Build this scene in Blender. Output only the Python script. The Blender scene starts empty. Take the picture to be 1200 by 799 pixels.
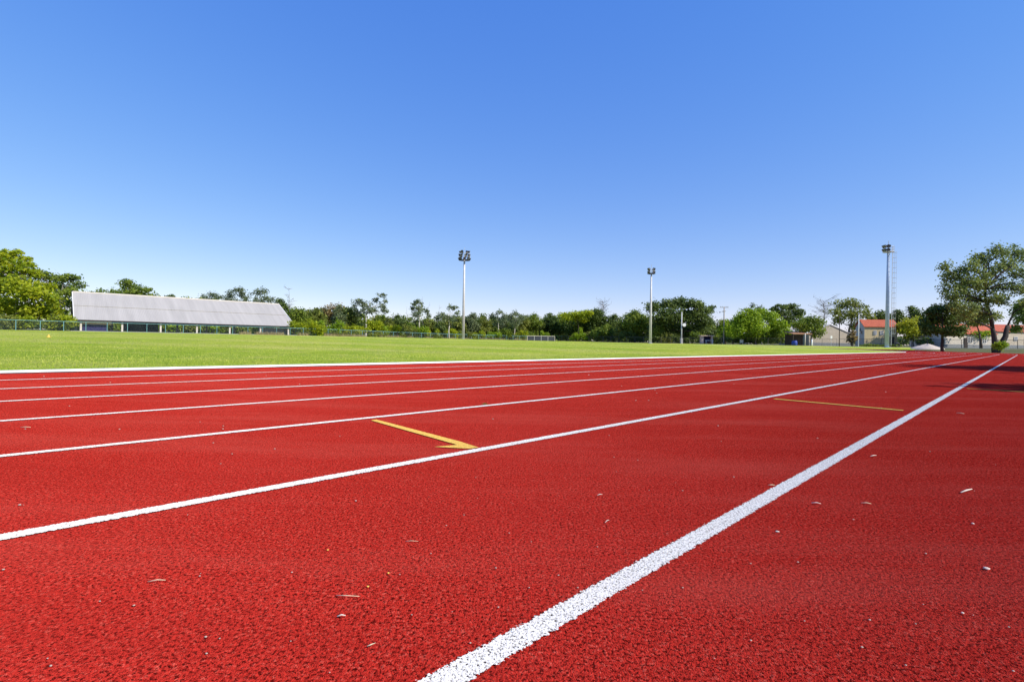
import bpy, math, random
import numpy as np
from mathutils import Vector, Matrix

R = math.radians
rng = np.random.default_rng(7)
random.seed(7)
scene = bpy.context.scene
col = scene.collection

# ------------------------------------------------------------------ camera
F = 573.0                       # focal length in pixels of the 1200 px photograph
CH = 0.539                      # eye height
ROLL = R(0.95)
YAW = R(46.5)                   # direction of the home straight, right of the view axis
SU, CU = math.sin(YAW), math.cos(YAW)
cam = bpy.data.cameras.new('camera')
cam.sensor_fit = 'HORIZONTAL'; cam.sensor_width = 36.0
cam.lens = F / 1200 * 36
cam.clip_start = 0.02; cam.clip_end = 6000
co = bpy.data.objects.new('camera', cam); col.objects.link(co)
right = Vector((math.cos(ROLL), 0, math.sin(ROLL)))
up = Vector((-math.sin(ROLL), 0, math.cos(ROLL)))
m3 = Matrix((right, up, Vector((0, -1, 0)))).transposed()
co.matrix_world = Matrix.Translation((0, 0, CH)) @ m3.to_4x4()
scene.camera = co

def ray(x, y):
    d = right * (x - 600) + up * (400 - y) + Vector((0, F, 0))
    return d
def P(x, y, depth):
    d = ray(x, y); return Vector((0, 0, CH)) + d * (depth / d.y)
def G(x, y):
    d = ray(x, y); t = -CH / d.z
    return Vector((d.x * t, d.y * t, 0))
def W(s, v, z=0.0):             # track coordinates (along, to the left) -> world
    return Vector((s * SU - v * CU, s * CU + v * SU, z))
def SV(X, Y):
    return X * SU + Y * CU, -X * CU + Y * SU
def sm(t):
    t = np.clip(t, 0, 1); return t * t * (3 - 2 * t)
def terr(X, Y):
    s, v = SV(np.asarray(X, float), np.asarray(Y, float))
    a = np.interp(v, [10, 16, 30, 50, 85, 120, 160, 400], [0, .08, .32, .60, .82, 1.0, 1.25, 3.0])
    a = a * (1 - .4 * sm((s - 40) / 50) * (1 - sm((s - 112) / 30)))
    b = .5 * sm((s - 98) / 18) + np.clip(s - 115, 0, 200) * .006
    out = np.maximum(a, b)
    return out
def tz(p): return float(terr(p[0], p[1]))

# ------------------------------------------------------------------ materials
MATS = {}
RZT = math.atan2(CU, SU)
def newmat(name):
    m = bpy.data.materials.new(name); m.use_nodes = True
    nt = m.node_tree; b = nt.nodes['Principled BSDF']
    MATS[name] = m
    return m, nt, b
def N(nt, t, **kw):
    n = nt.nodes.new(t)
    for k, v in kw.items():
        if k in n.inputs: n.inputs[k].default_value = v
        else: setattr(n, k, v)
    return n
def ramp(nt, fac, stops):
    r = nt.nodes.new('ShaderNodeValToRGB')
    el = r.color_ramp.elements
    while len(el) < len(stops): el.new(0.5)
    for e, (p, c) in zip(el, stops):
        e.position = p; e.color = (*c, 1) if len(c) == 3 else c
    nt.links.new(fac, r.inputs[0]); return r.outputs[0]
def mix(nt, fac, a, b, mode='MIX'):
    n = nt.nodes.new('ShaderNodeMix'); n.data_type = 'RGBA'; n.blend_type = mode
    for sock, val in ((n.inputs[0], fac), (n.inputs[6], a), (n.inputs[7], b)):
        if hasattr(val, 'links'): nt.links.new(val, sock)
        else: sock.default_value = val if not isinstance(val, tuple) or len(val) != 3 else (*val, 1)
    return n.outputs[2]
def math_(nt, op, a, b=0.0, c=0.0):
    n = nt.nodes.new('ShaderNodeMath'); n.operation = op
    for i, val in enumerate((a, b, c)):
        if hasattr(val, 'links'): nt.links.new(val, n.inputs[i])
        else: n.inputs[i].default_value = val
    return n.outputs[0]
def noise(nt, vec, scale, detail=3, rough=.55):
    n = N(nt, 'ShaderNodeTexNoise'); n.inputs['Scale'].default_value = scale
    n.inputs['Detail'].default_value = detail; n.inputs['Roughness'].default_value = rough
    nt.links.new(vec, n.inputs['Vector']); return n.outputs['Fac']
def ocoord(nt): return nt.nodes.new('ShaderNodeTexCoord').outputs['Object']
def gcoord(nt): return nt.nodes.new('ShaderNodeNewGeometry').outputs['Position']

def simple(name, c, rough=.6, metal=0, var=.12, scale=3.0, spec=.3):
    m, nt, b = newmat(name)
    v = ocoord(nt); n = noise(nt, v, scale, 4)
    lo = tuple(x * (1 - var) for x in c); hi = tuple(min(1, x * (1 + var)) for x in c)
    nt.links.new(ramp(nt, n, [(.3, lo), (.7, hi)]), b.inputs['Base Color'])
    b.inputs['Roughness'].default_value = rough; b.inputs['Metallic'].default_value = metal
    b.inputs['Specular IOR Level'].default_value = spec
    return m

def rubber(name, c, dark, light, pit_lo, pit_hi, bumpd=.0045, edge=False, rough=.85, bs=.9, ps=135):
    m, nt, b = newmat(name)
    v = ocoord(nt)
    # grains
    vo = N(nt, 'ShaderNodeTexVoronoi', feature='F1'); vo.inputs['Scale'].default_value = 235
    wob = N(nt, 'ShaderNodeTexNoise'); wob.inputs['Scale'].default_value = 160
    nt.links.new(v, wob.inputs['Vector'])
    vm = N(nt, 'ShaderNodeVectorMath', operation='MULTIPLY_ADD')
    nt.links.new(wob.outputs['Color'], vm.inputs[0]); vm.inputs[1].default_value = (.006, .006, .006)
    nt.links.new(v, vm.inputs[2]); nt.links.new(vm.outputs[0], vo.inputs['Vector'])
    sep = N(nt, 'ShaderNodeSeparateColor'); nt.links.new(vo.outputs['Color'], sep.inputs[0])
    grain = ramp(nt, sep.outputs[0], [(0, dark), (.35, c), (.8, c), (1, light)])
    pit = noise(nt, v, ps, 3, .75)
    pitf = ramp(nt, pit, [(pit_lo, (1, 1, 1)), (pit_hi, (0, 0, 0))])
    pd = tuple(x * .12 for x in (dark if edge is False else (.25, .2, .2)))
    base = mix(nt, pitf, grain, pd)
    # slow wear
    big = noise(nt, v, .55, 4); med = noise(nt, v, 5, 4)
    base = mix(nt, math_(nt, 'MULTIPLY', ramp(nt, big, [(.35, (0, 0, 0)), (.7, (1, 1, 1))]), .16), base, tuple(min(1, x * 1.1 + .03) for x in c))
    base = mix(nt, math_(nt, 'MULTIPLY', ramp(nt, med, [(.45, (0, 0, 0)), (.75, (1, 1, 1))]), .15), base, tuple(x * .7 for x in c))
    # dust and shoe wear drawn out along the lanes
    mp = N(nt, 'ShaderNodeMapping'); mp.inputs['Rotation'].default_value = (0, 0, -RZT); mp.inputs['Scale'].default_value = (.25, 1.6, 1); nt.links.new(v, mp.inputs[0])
    st = noise(nt, mp.outputs[0], 1.4, 5, .65)
    if not edge:
        base = mix(nt, math_(nt, 'MULTIPLY', ramp(nt, st, [(.48, (0, 0, 0)), (.72, (1, 1, 1))]), .38), base, (.52, .085, .062))
        base = mix(nt, math_(nt, 'MULTIPLY', ramp(nt, st, [(.25, (1, 1, 1)), (.45, (0, 0, 0))]), .5), base, (.33, .018, .013))
    else:
        base = mix(nt, math_(nt, 'MULTIPLY', ramp(nt, st, [(.5, (0, 0, 0)), (.8, (1, 1, 1))]), .3), base, (.6, .5, .46) if c[2] > .3 else (.6, .3, .08))
    nt.links.new(base, b.inputs['Base Color'])
    if 'Diffuse Roughness' in b.inputs: b.inputs['Diffuse Roughness'].default_value = 1.0
    b.inputs['Roughness'].default_value = rough; b.inputs['Specular IOR Level'].default_value = 0.0
    h = math_(nt, 'ADD', math_(nt, 'MULTIPLY', vo.outputs['Distance'], -.8), math_(nt, 'MULTIPLY', ramp(nt, pit, [(pit_lo - .06, (0, 0, 0)), (.62, (1, 1, 1))]), 1.1))
    bp = N(nt, 'ShaderNodeBump'); bp.inputs['Strength'].default_value = bs; bp.inputs['Distance'].default_value = bumpd
    nt.links.new(h, bp.inputs['Height']); nt.links.new(bp.outputs[0], b.inputs['Normal'])
    if edge:
        uv = N(nt, 'ShaderNodeUVMap', uv_map='edge')
        sp = N(nt, 'ShaderNodeSeparateXYZ'); nt.links.new(uv.outputs[0], sp.inputs[0])
        d = math_(nt, 'ABSOLUTE', math_(nt, 'SUBTRACT', sp.outputs[0], .5))       # 0 centre .5 edge
        n2 = noise(nt, v, 140, 2)
        a = math_(nt, 'LESS_THAN', math_(nt, 'ADD', d, math_(nt, 'MULTIPLY', math_(nt, 'SUBTRACT', n2, .5), .42)), .43)
        wear = noise(nt, v, 190, 2)
        w2 = math_(nt, 'GREATER_THAN', math_(nt, 'ADD', wear, math_(nt, 'MULTIPLY', math_(nt, 'SUBTRACT', noise(nt, v, 1.3, 3), .5), .16)), .33)
        nt.links.new(math_(nt, 'MULTIPLY', a, w2), b.inputs['Alpha'])
    return m
TRACK = rubber('track_rubber', (.51, .031, .021), (.33, .016, .011), (.61, .09, .062), .41, .48, bumpd=.0032, bs=1)
WHITE_LINE = rubber('white_line_paint', (.78, .75, .70), (.62, .6, .56), (.82, .8, .76), .39, .46, edge=True, bumpd=.0025, bs=.7, ps=200)
YELLOW_LINE = rubber('yellow_line_paint', (.74, .48, .11), (.6, .37, .07), (.8, .58, .2), .34, .40, edge=True, bumpd=.003)

def grassmat(name, a, b_, c_, dry):
    m, nt, b = newmat(name)
    v = gcoord(nt)
    n1 = noise(nt, v, .13, 6, .68); n2 = noise(nt, v, .9, 6, .7); n3 = noise(nt, v, 24, 4, .7)
    x = ramp(nt, n1, [(.36, a), (.5, b_), (.62, c_)])
    x = mix(nt, math_(nt, 'MULTIPLY', ramp(nt, n2, [(.5, (0, 0, 0)), (.68, (1, 1, 1))]), .65), x, dry)
    mp = N(nt, 'ShaderNodeMapping'); mp.inputs['Rotation'].default_value = (0, 0, -RZT); mp.inputs['Scale'].default_value = (.06, 1, 1); nt.links.new(v, mp.inputs[0])
    n4 = noise(nt, mp.outputs[0], .32, 4, .6)
    x = mix(nt, math_(nt, 'MULTIPLY', ramp(nt, n4, [(.46, (0, 0, 0)), (.62, (1, 1, 1))]), .6), x, dry)
    x = mix(nt, math_(nt, 'MULTIPLY', ramp(nt, n4, [(.34, (1, 1, 1)), (.46, (0, 0, 0))]), .5), x, tuple(k * .85 for k in a))
    x = mix(nt, math_(nt, 'MULTIPLY', ramp(nt, n3, [(.35, (1, 1, 1)), (.6, (0, 0, 0))]), .55), x, tuple(k * .45 for k in a))
    nt.links.new(x, b.inputs['Base Color'])
    b.inputs['Roughness'].default_value = .9; b.inputs['Specular IOR Level'].default_value = .1
    bp = N(nt, 'ShaderNodeBump'); bp.inputs['Strength'].default_value = 1; bp.inputs['Distance'].default_value = .06
    nt.links.new(math_(nt, 'ADD', n3, n2), bp.inputs['Height']); nt.links.new(bp.outputs[0], b.inputs['Normal'])
    return m
GRASS = grassmat('field_grass', (.24, .37, .018), (.37, .47, .03), (.50, .52, .06), (.62, .57, .16))
ROUGH = grassmat('rough_ground', (.10, .12, .04), (.14, .14, .06), (.08, .12, .03), (.2, .17, .09))

def leafmat(name, a, b_, trans=.35):
    m, nt, b = newmat(name)
    at = N(nt, 'ShaderNodeAttribute', attribute_name='tint')
    c = ramp(nt, at.outputs['Fac'], [(0, a), (1, b_)])
    nt.links.new(c, b.inputs['Base Color'])
    b.inputs['Roughness'].default_value = .55; b.inputs['Specular IOR Level'].default_value = .25
    tr = N(nt, 'ShaderNodeBsdfTranslucent')
    nt.links.new(mix(nt, .5, c, tuple(min(1, x * 1.5) for x in b_)), tr.inputs[0])
    ms = N(nt, 'ShaderNodeMixShader'); ms.inputs[0].default_value = trans
    nt.links.new(b.outputs[0], ms.inputs[1]); nt.links.new(tr.outputs[0], ms.inputs[2])
    nt.links.new(ms.outputs[0], nt.nodes['Material Output'].inputs[0])
    return m
LEAF = {
    'bright': leafmat('leaf_bright', (.14, .22, .010), (.44, .47, .02), .45),
    'lime': leafmat('leaf_lime', (.11, .21, .010), (.32, .42, .02), .4),
    'yellow': leafmat('leaf_yellow', (.2, .26, .012), (.48, .47, .03), .4),
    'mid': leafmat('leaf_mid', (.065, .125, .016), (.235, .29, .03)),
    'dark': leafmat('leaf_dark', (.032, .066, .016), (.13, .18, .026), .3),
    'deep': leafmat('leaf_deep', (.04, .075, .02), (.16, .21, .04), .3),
    'grey': leafmat('leaf_grey', (.075, .11, .05), (.22, .26, .12)),
    'olive': leafmat('leaf_olive', (.09, .13, .022), (.27, .29, .05)),
    'airy': leafmat('leaf_airy', (.07, .12, .035), (.27, .32, .075)),
    'rust': leafmat('leaf_rust', (.13, .10, .03), (.33, .24, .09)),
    'grass': leafmat('grass_blade', (.27, .38, .018), (.62, .61, .13), .4),
    'dry': leafmat('dry_grass', (.22, .18, .09), (.42, .34, .19), .3),
}
BARK = simple('bark', (.10, .075, .055), .9, var=.35, scale=6)
PALEBARK = simple('pale_bark', (.42, .39, .33), .85, var=.2, scale=4)
GREYBARK = simple('grey_bark', (.2, .18, .165), .9, var=.25, scale=5)
STEEL = simple('galvanised_steel', (.55, .55, .55), .6, .05, .1, 2)
BLUESTEEL = simple('pale_blue_steel', (.42, .5, .6), .6, .05, .1, 2)
DARKM = simple('dark_metal', (.035, .037, .045), .5, .3)
GLASS = simple('lamp_glass', (.10, .115, .15), .2, .2, .05, 1, .5)
WHITE = simple('white_paint', (.78, .78, .77), .6, var=.06, scale=8)
TEAL = simple('teal_fence_paint', (.16, .33, .36), .5, .2)
WIRE = simple('fence_wire', (.12, .17, .17), .5, .3)
DARKWIRE = simple('dark_fence_wire', (.04, .06, .06), .5, .3)
CREAM = simple('cream_wall', (.58, .46, .26), .9, var=.1, scale=1.2)
PALEWALL = simple('pale_wall', (.58, .53, .46), .9, var=.08, scale=1.5)
BEIGE = simple('beige_wall', (.5, .43, .33), .9, var=.08, scale=1.5)
TAN = simple('tan_wall', (.75, .56, .32), .9)
NAVY = simple('navy_wall', (.022, .02, .085), .8)
PLINTH = simple('grey_plinth', (.23, .24, .25), .9)
WINDOW = simple('window_glass', (.05, .06, .08), .15, spec=.6)
CONC = simple('concrete', (.42, .41, .39), .9, var=.15, scale=1.5)
WOOD = simple('weathered_wood', (.28, .25, .22), .9, var=.2, scale=4)
DARKWOOD = simple('dark_post', (.05, .04, .035), .9, var=.2)
ROOFBROWN = simple('brown_roof', (.3, .16, .09), .9)
PINK = simple('pink_render', (.62, .45, .38), .9)
BLUE = simple('blue_plastic', (.03, .06, .3), .5)
YEL = simple('yellow_plastic', (.75, .45, .08), .6)
SAND = simple('sand', (.5, .43, .36), .95, var=.12, scale=5)
STONE = simple('pebble_stone', (.45, .36, .29), .8, var=.25, scale=60)
STRAW = simple('dry_twig', (.62, .47, .31), .8, var=.2, scale=40)
PALECHIP = simple('pale_chip', (.6, .5, .42), .8, var=.12, scale=50)
SCREEN = simple('dark_screen_cloth', (.04, .045, .06), .9)

def tilemat():
    m, nt, b = newmat('orange_roof_tiles')
    v = ocoord(nt)
    w = N(nt, 'ShaderNodeTexWave', wave_type='BANDS', bands_direction='X'); w.inputs['Scale'].default_value = 1.6
    w.inputs['Distortion'].default_value = .4
    nt.links.new(v, w.inputs['Vector'])
    n = noise(nt, v, 1.3, 5)
    x = ramp(nt, n, [(.3, (.40, .085, .04)), (.55, (.52, .12, .055)), (.75, (.3, .075, .045))])
    nt.links.new(x, b.inputs['Base Color']); b.inputs['Roughness'].default_value = .85
    bp = N(nt, 'ShaderNodeBump'); bp.inputs['Distance'].default_value = .06; nt.links.new(w.outputs[0], bp.inputs['Height'])
    nt.links.new(bp.outputs[0], b.inputs['Normal']); return m
TILES = tilemat()
def shedroof():
    m, nt, b = newmat('grey_sheet_roof')
    v = ocoord(nt)
    w = N(nt, 'ShaderNodeTexWave', wave_type='BANDS', bands_direction='X'); w.inputs['Scale'].default_value = 1.1
    w.inputs['Distortion'].default_value = .1
    nt.links.new(v, w.inputs['Vector'])
    mp = N(nt, 'ShaderNodeMapping'); mp.inputs['Scale'].default_value = (1.2, .08, .08); nt.links.new(v, mp.inputs[0])
    n = noise(nt, mp.outputs[0], 1.0, 5); n2 = noise(nt, v, .25, 4)
    x = ramp(nt, n, [(.3, (.33, .315, .295)), (.7, (.41, .39, .365))])
    x = mix(nt, math_(nt, 'MULTIPLY', n2, .3), x, (.31, .29, .27))
    nt.links.new(x, b.inputs['Base Color']); b.inputs['Roughness'].default_value = .8; b.inputs['Specular IOR Level'].default_value = .2
    bp = N(nt, 'ShaderNodeBump'); bp.inputs['Distance'].default_value = .012; nt.links.new(w.outputs[0], bp.inputs['Height'])
    nt.links.new(bp.outputs[0], b.inputs['Normal']); return m
SHEETROOF = shedroof()

# ------------------------------------------------------------------ mesh helpers
class MB:
    def __init__(s): s.v = []; s.f = []
    def add(s, vs, fs):
        o = len(s.v); s.v += [tuple(p) for p in vs]; s.f += [tuple(i + o for i in f) for f in fs]; return s
    def box(s, c, size, rz=0.0):
        hx, hy, hz = [k / 2 for k in size]; ca, sa = math.cos(rz), math.sin(rz)
        vs = []
        for z in (-hz, hz):
            for x, y in ((-hx, -hy), (hx, -hy), (hx, hy), (-hx, hy)):
                vs.append((c[0] + x * ca - y * sa, c[1] + x * sa + y * ca, c[2] + z))
        return s.add(vs, [(3, 2, 1, 0), (4, 5, 6, 7), (0, 1, 5, 4), (1, 2, 6, 5), (2, 3, 7, 6), (3, 0, 4, 7)])
    def tube(s, pts, rad, n=8, cap=True):
        pts = [Vector(p) for p in pts]; o = len(s.v); k = len(pts)
        if not hasattr(rad, '__len__'): rad = [rad] * k
        for i, p in enumerate(pts):
            t = (pts[min(i + 1, k - 1)] - pts[max(i - 1, 0)])
            t = t.normalized() if t.length > 1e-9 else Vector((0, 0, 1))
            a = t.cross(Vector((0, 0, 1)) if abs(t.z) < .9 else Vector((1, 0, 0))).normalized(); b = t.cross(a)
            for j in range(n):
                an = 2 * math.pi * j / n
                s.v.append(tuple(p + (a * math.cos(an) + b * math.sin(an)) * rad[i]))
        for i in range(k - 1):
            for j in range(n):
                j2 = (j + 1) % n
                s.f.append((o + i * n + j, o + i * n + j2, o + (i + 1) * n + j2, o + (i + 1) * n + j))
        if cap:
            s.f.append(tuple(o + j for j in range(n))[::-1]); s.f.append(tuple(o + (k - 1) * n + j for j in range(n)))
        return s
    def prism(s, poly, vec):
        """poly: 3d points, extruded along vec"""
        n = len(poly); vec = Vector(vec)
        vs = [tuple(p) for p in poly] + [tuple(Vector(p) + vec) for p in poly]
        fs = [tuple(range(n))[::-1], tuple(range(n, 2 * n))] + [(i, (i + 1) % n, n + (i + 1) % n, n + i) for i in range(n)]
        return s.add(vs, fs)
    def build(s, name, mat, parent=None, smooth=False, loc=None):
        me = bpy.data.meshes.new(name); me.from_pydata(s.v, [], s.f); me.validate(); me.update()
        if mat: me.materials.append(mat)
        if smooth: me.polygons.foreach_set('use_smooth', [True] * len(me.polygons))
        o = bpy.data.objects.new(name, me); col.objects.link(o)
        if parent: o.parent = parent
        if loc is not None: o.location = loc
        return o
def npmesh(name, V, Fq, mat, parent=None, tint=None, k=4):
    me = bpy.data.meshes.new(name); n = len(Fq)
    me.vertices.add(len(V)); me.vertices.foreach_set('co', V.astype(np.float32).ravel())
    me.loops.add(n * k); me.loops.foreach_set('vertex_index', Fq.astype(np.int32).ravel())
    me.polygons.add(n); me.polygons.foreach_set('loop_start', np.arange(0, n * k, k, dtype=np.int32))
    me.update(calc_edges=True)
    if tint is not None:
        a = me.attributes.new('tint', 'FLOAT', 'FACE'); a.data.foreach_set('value', tint.astype(np.float32))
    me.materials.append(mat)
    o = bpy.data.objects.new(name, me); col.objects.link(o)
    if parent: o.parent = parent
    return o
def tag(o, label=None, cat=None, group=None, kind=None):
    if label: o['label'] = label
    if cat: o['category'] = cat
    if group: o['group'] = group
    if kind: o['kind'] = kind
    return o
def thing(name, label, cat, loc, rz=0.0, group=None):
    o = bpy.data.objects.new(name, None); o.empty_display_size = .2; col.objects.link(o)
    o.location = loc; o.rotation_euler = (0, 0, rz)
    return tag(o, label, cat, group)
RZU = math.atan2(CU, SU)        # rotation that turns local x into the track direction

# ------------------------------------------------------------------ ground
def grid_obj(name, ss, vs, zoff, mat):
    S, V = np.meshgrid(ss, vs, indexing='ij')
    X = S * SU - V * CU; Y = S * CU + V * SU
    Z = terr(X, Y) + zoff
    n, m = S.shape
    idx = np.arange(n * m).reshape(n, m)
    q = np.stack([idx[:-1, :-1], idx[1:, :-1], idx[1:, 1:], idx[:-1, 1:]], -1).reshape(-1, 4)
    o = npmesh(name, np.stack([X, Y, Z], -1).reshape(-1, 3), q, mat)
    o.data.polygons.foreach_set('use_smooth', [True] * len(q))
    return o
ext = lambda a, b, st: np.concatenate([a - np.geomspace(3, 2500, 22)[::-1], np.arange(a, b, st), b + np.geomspace(3, 2500, 22)])
tag(grid_obj('ground', ext(-30, 160, 1.5), ext(-30, 170, 1.5), -.02, ROUGH), 'rough dry ground round the track', kind='structure')

# running track ring ------------------------------------------------------
VK = .626 + 7 * 1.22            # kerb line
RK = 36.5
S0, S1 = -18.4, 66.0
VC = VK + RK
def ring(off, ds=1.0):
    """points on the closed ring at distance off outside the kerb, tangents"""
    r = RK + off; pts = []
    def near(n):
        return None
    # dense samples near the camera so the lines are smooth
    ss = np.arange(S0, S1, ds)
    for s in ss: pts.append((s, VC - r))
    n = int(math.pi * r / ds)
    for i in range(n):
        a = -math.pi / 2 + math.pi * i / n; pts.append((S1 + r * math.cos(a), VC + r * math.sin(a)))
    for s in ss[::-1]: pts.append((s + ds, VC + r))
    for i in range(n):
        a = math.pi / 2 + math.pi * i / n; pts.append((S0 + r * math.cos(a), VC + r * math.sin(a)))
    return pts
def ringstrip(offs, z, n=420):
    """rows at given offsets, constant parameterisation; returns V, F, closed"""
    rows = []
    L1 = S1 - S0
    par = np.concatenate([np.linspace(0, 1, 90, endpoint=False), np.linspace(1, 2, 70, endpoint=False), np.linspace(2, 3, 60, endpoint=False), np.linspace(3, 4, 50, endpoint=False)])
    for off in offs:
        r = RK + off; s = np.empty_like(par); v = np.empty_like(par)
        k = par < 1; s[k] = S0 + L1 * par[k]; v[k] = VC - r
        k = (par >= 1) & (par < 2); a = -math.pi / 2 + math.pi * (par[k] - 1); s[k] = S1 + r * np.cos(a); v[k] = VC + r * np.sin(a)
        k = (par >= 2) & (par < 3); s[k] = S1 - L1 * (par[k] - 2); v[k] = VC + r
        k = par >= 3; a = math.pi / 2 + math.pi * (par[k] - 3); s[k] = S0 + r * np.cos(a); v[k] = VC + r * np.sin(a)
        X = s * SU - v * CU; Y = s * CU + v * SU
        zz = z if not callable(z) else z(off)
        rows.append(np.stack([X, Y, terr(X, Y) + zz], -1))
    A = np.stack(rows, 0); nr, m = A.shape[:2]
    idx = np.arange(nr * m).reshape(nr, m)
    nx = np.roll(idx, -1, axis=1)
    q = np.stack([idx[1:], nx[1:], nx[:-1], idx[:-1]], -1).reshape(-1, 4)
    return A.reshape(-1, 3), q, nr, m
V_, q_, _, _ = ringstrip([-.2] + list(np.linspace(.1, 13.8, 10)), 0.0)
track = npmesh('running_track', V_, q_, TRACK)
tag(track, 'red rubber running track with white lane lines', kind='structure')

def uv_edge(o, rows):
    """first half of the verts is one edge, second the other"""
    me = o.data; uv = me.uv_layers.new(name='edge'); n = len(me.vertices) // 2
    for l in me.loops: uv.data[l.index].uv = (0.0 if l.vertex_index < n else 1.0, 0)
for k in range(-1, 7):
    off = VK - (.626 + k * 1.22)
    V_, q_, nr, m = ringstrip([off - .031, off + .031], .004)
    o = npmesh('lane_line', V_, q_, WHITE_LINE, track); uv_edge(o, nr)
def mark(name, s, v0, v1, w=.03, barb=False):
    A = [W(s - w / 2, v0, .0045), W(s - w / 2, v1, .0045)]; B = [W(s + w / 2, v0, .0045), W(s + w / 2, v1, .0045)]
    vs = A + B; fs = [(0, 1, 3, 2)]
    o = MB().add(vs, fs).build(name, YELLOW_LINE, track)
    me = o.data; uv = me.uv_layers.new(name='edge')
    for l in me.loops: uv.data[l.index].uv = (0.0 if l.vertex_index < 2 else 1.0, 0)
    return o
s1 = 1.555
def flatpoly(name, px):
    o = MB().add([G(x, y) + Vector((0, 0, .0045)) for x, y in px], [tuple(range(len(px)))[::-1]]).build(name, YELLOW_LINE, track)
    uv = o.data.uv_layers.new(name='edge')
    for l in o.data.loops: uv.data[l.index].uv = (.5, 0)
    return o
flatpoly('yellow_mark', [(441, 492.6), (538.3, 518.3), (536, 522.5), (434.5, 493.6)])
flatpoly('arrow_head', [(538.3, 518.3), (561, 525.6), (550, 527), (509, 524.8), (536, 522.5)])
mark('yellow_mark', 5.29, 1.74, .72, .075)
mark('yellow_mark', 8.95, .55, -.56, .08)

# kerb: a pale rail, with dark strips imitating the shaded gap beneath
V_, q_, nr, m = ringstrip([.0, .0, -.07, -.07, .0], lambda off: 0)
Vk = V_.reshape(nr, m, 3)
for i, z in enumerate((.012, .044, .044, .012, .012)): Vk[i, :, 2] += z
kerb = npmesh('kerb', Vk.reshape(-1, 3), q_[:, ::-1], WHITE); tag(kerb, 'low white kerb rail along the inner edge of the track', kind='structure')
gap_shade = MB(); s = S0
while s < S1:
    ln = random.uniform(.3, 1.6); c = W(s + ln / 2, VK + .025, 0); gap_shade.box((c.x, c.y, .007), (ln, .05, .014), RZU); s += ln + random.uniform(.08, .5)
gap_shade.build('kerb_gap_shade', DARKM, kerb)  # dark strips stand in for the shade in the gap under the rail

# playing field -----------------------------------------------------------
def stadium(off, zoff):
    rr = np.linspace(0, 1, 46)
    V_, q_, nr, m = ringstrip([-.075 - t * (RK - .3) for t in rr], lambda off: zoff + .07 * float(sm((-off) / 9)))
    return V_, q_
V_, q_ = stadium(0, .012)
field = npmesh('grass_field', V_, q_, GRASS); field.data.polygons.foreach_set('use_smooth', [True] * len(q_))
tag(field, 'mown green playing field inside the track', kind='structure')
# grass outside the far straight
gf = grid_obj('grass_verge', np.arange(-60, 130, 2.0), np.arange(VC + RK + 14, 119, 1.5), .01, GRASS); tag(gf, 'grass verge beyond the far straight', kind='structure')
gf2 = grid_obj('grass_verge', np.arange(104, 124, 1.0), np.arange(13, VC + RK + 30, 1.5), .012, GRASS); tag(gf2, 'grass verge beyond the end bend', kind='structure')
pth = grid_obj('path', np.arange(124, 129.5, .8), np.arange(-40, 60, 1.5), .02, CONC); tag(pth, 'pale concrete path beyond the track bend', kind='structure')

def blades(name, pts, h, w, mat, label, seed, tint=None):
    r = np.random.default_rng(seed); n = len(pts)
    an = r.uniform(0, 2 * np.pi, n); hh = h * r.uniform(.5, 1.25, n); ww = w * r.uniform(.6, 1.3, n)
    dx, dy = np.cos(an) * ww / 2, np.sin(an) * ww / 2
    lean = r.normal(0, .35, (n, 2)) * hh[:, None]
    V = np.empty((n, 3, 3))
    V[:, 0] = pts; V[:, 0, 0] -= dx; V[:, 0, 1] -= dy
    V[:, 1] = pts; V[:, 1, 0] += dx; V[:, 1, 1] += dy
    V[:, 2] = pts; V[:, 2, :2] += lean; V[:, 2, 2] += hh
    o = npmesh(name, V.reshape(-1, 3), np.arange(n * 3).reshape(-1, 3), mat, tint=r.uniform(0, 1, n) if tint is None else np.clip(tint + r.normal(0, .2, n), 0, 1), k=3)
    return tag(o, label, 'grass', kind='stuff')
n = 150000
rr = rng.uniform(0, 1, n) ** 1.7
vv = VK + .09 + rr * 26; ss = rng.uniform(-3, 1, n) + rng.uniform(0, 1, n) ** 1.2 * (12 + vv * 1.9)
keep = ss < S1
vv, ss = vv[keep], ss[keep]
X = ss * SU - vv * CU; Y = ss * CU + vv * SU
cl = np.sin(X * 1.3 + 2 * np.sin(Y * .7)) * np.sin(Y * 1.1 + X * .4)
blades('grass', np.stack([X, Y, terr(X, Y) + .005 + .07 * sm((vv - VK) / 9)], -1), .035, .016, LEAF['grass'], 'short green grass blades growing along the white kerb', 3,
    .15 + .6 * np.exp(-((vv - VK - 3.2 + .5 * np.sin(ss * .35)) / 1.3) ** 2) + .35 * np.exp(-((vv - VK - 8 + .8 * np.sin(ss * .22)) / 1.6) ** 2) + .22 * cl)
# dry grass along the far fence
n = 9000
ss = rng.uniform(30, 132, n); vv = 117.2 + rng.normal(0, .7, n)
X = ss * SU - vv * CU; Y = ss * CU + vv * SU
k = np.sin(ss * .9) + np.sin(ss * .37 + 1) > -.3
blades('dry_grass', np.stack([X, Y, terr(X, Y)], -1)[k], .75, .09, LEAF['dry'], 'tall dry straw-coloured grass at the foot of the far fence', 4)

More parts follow.
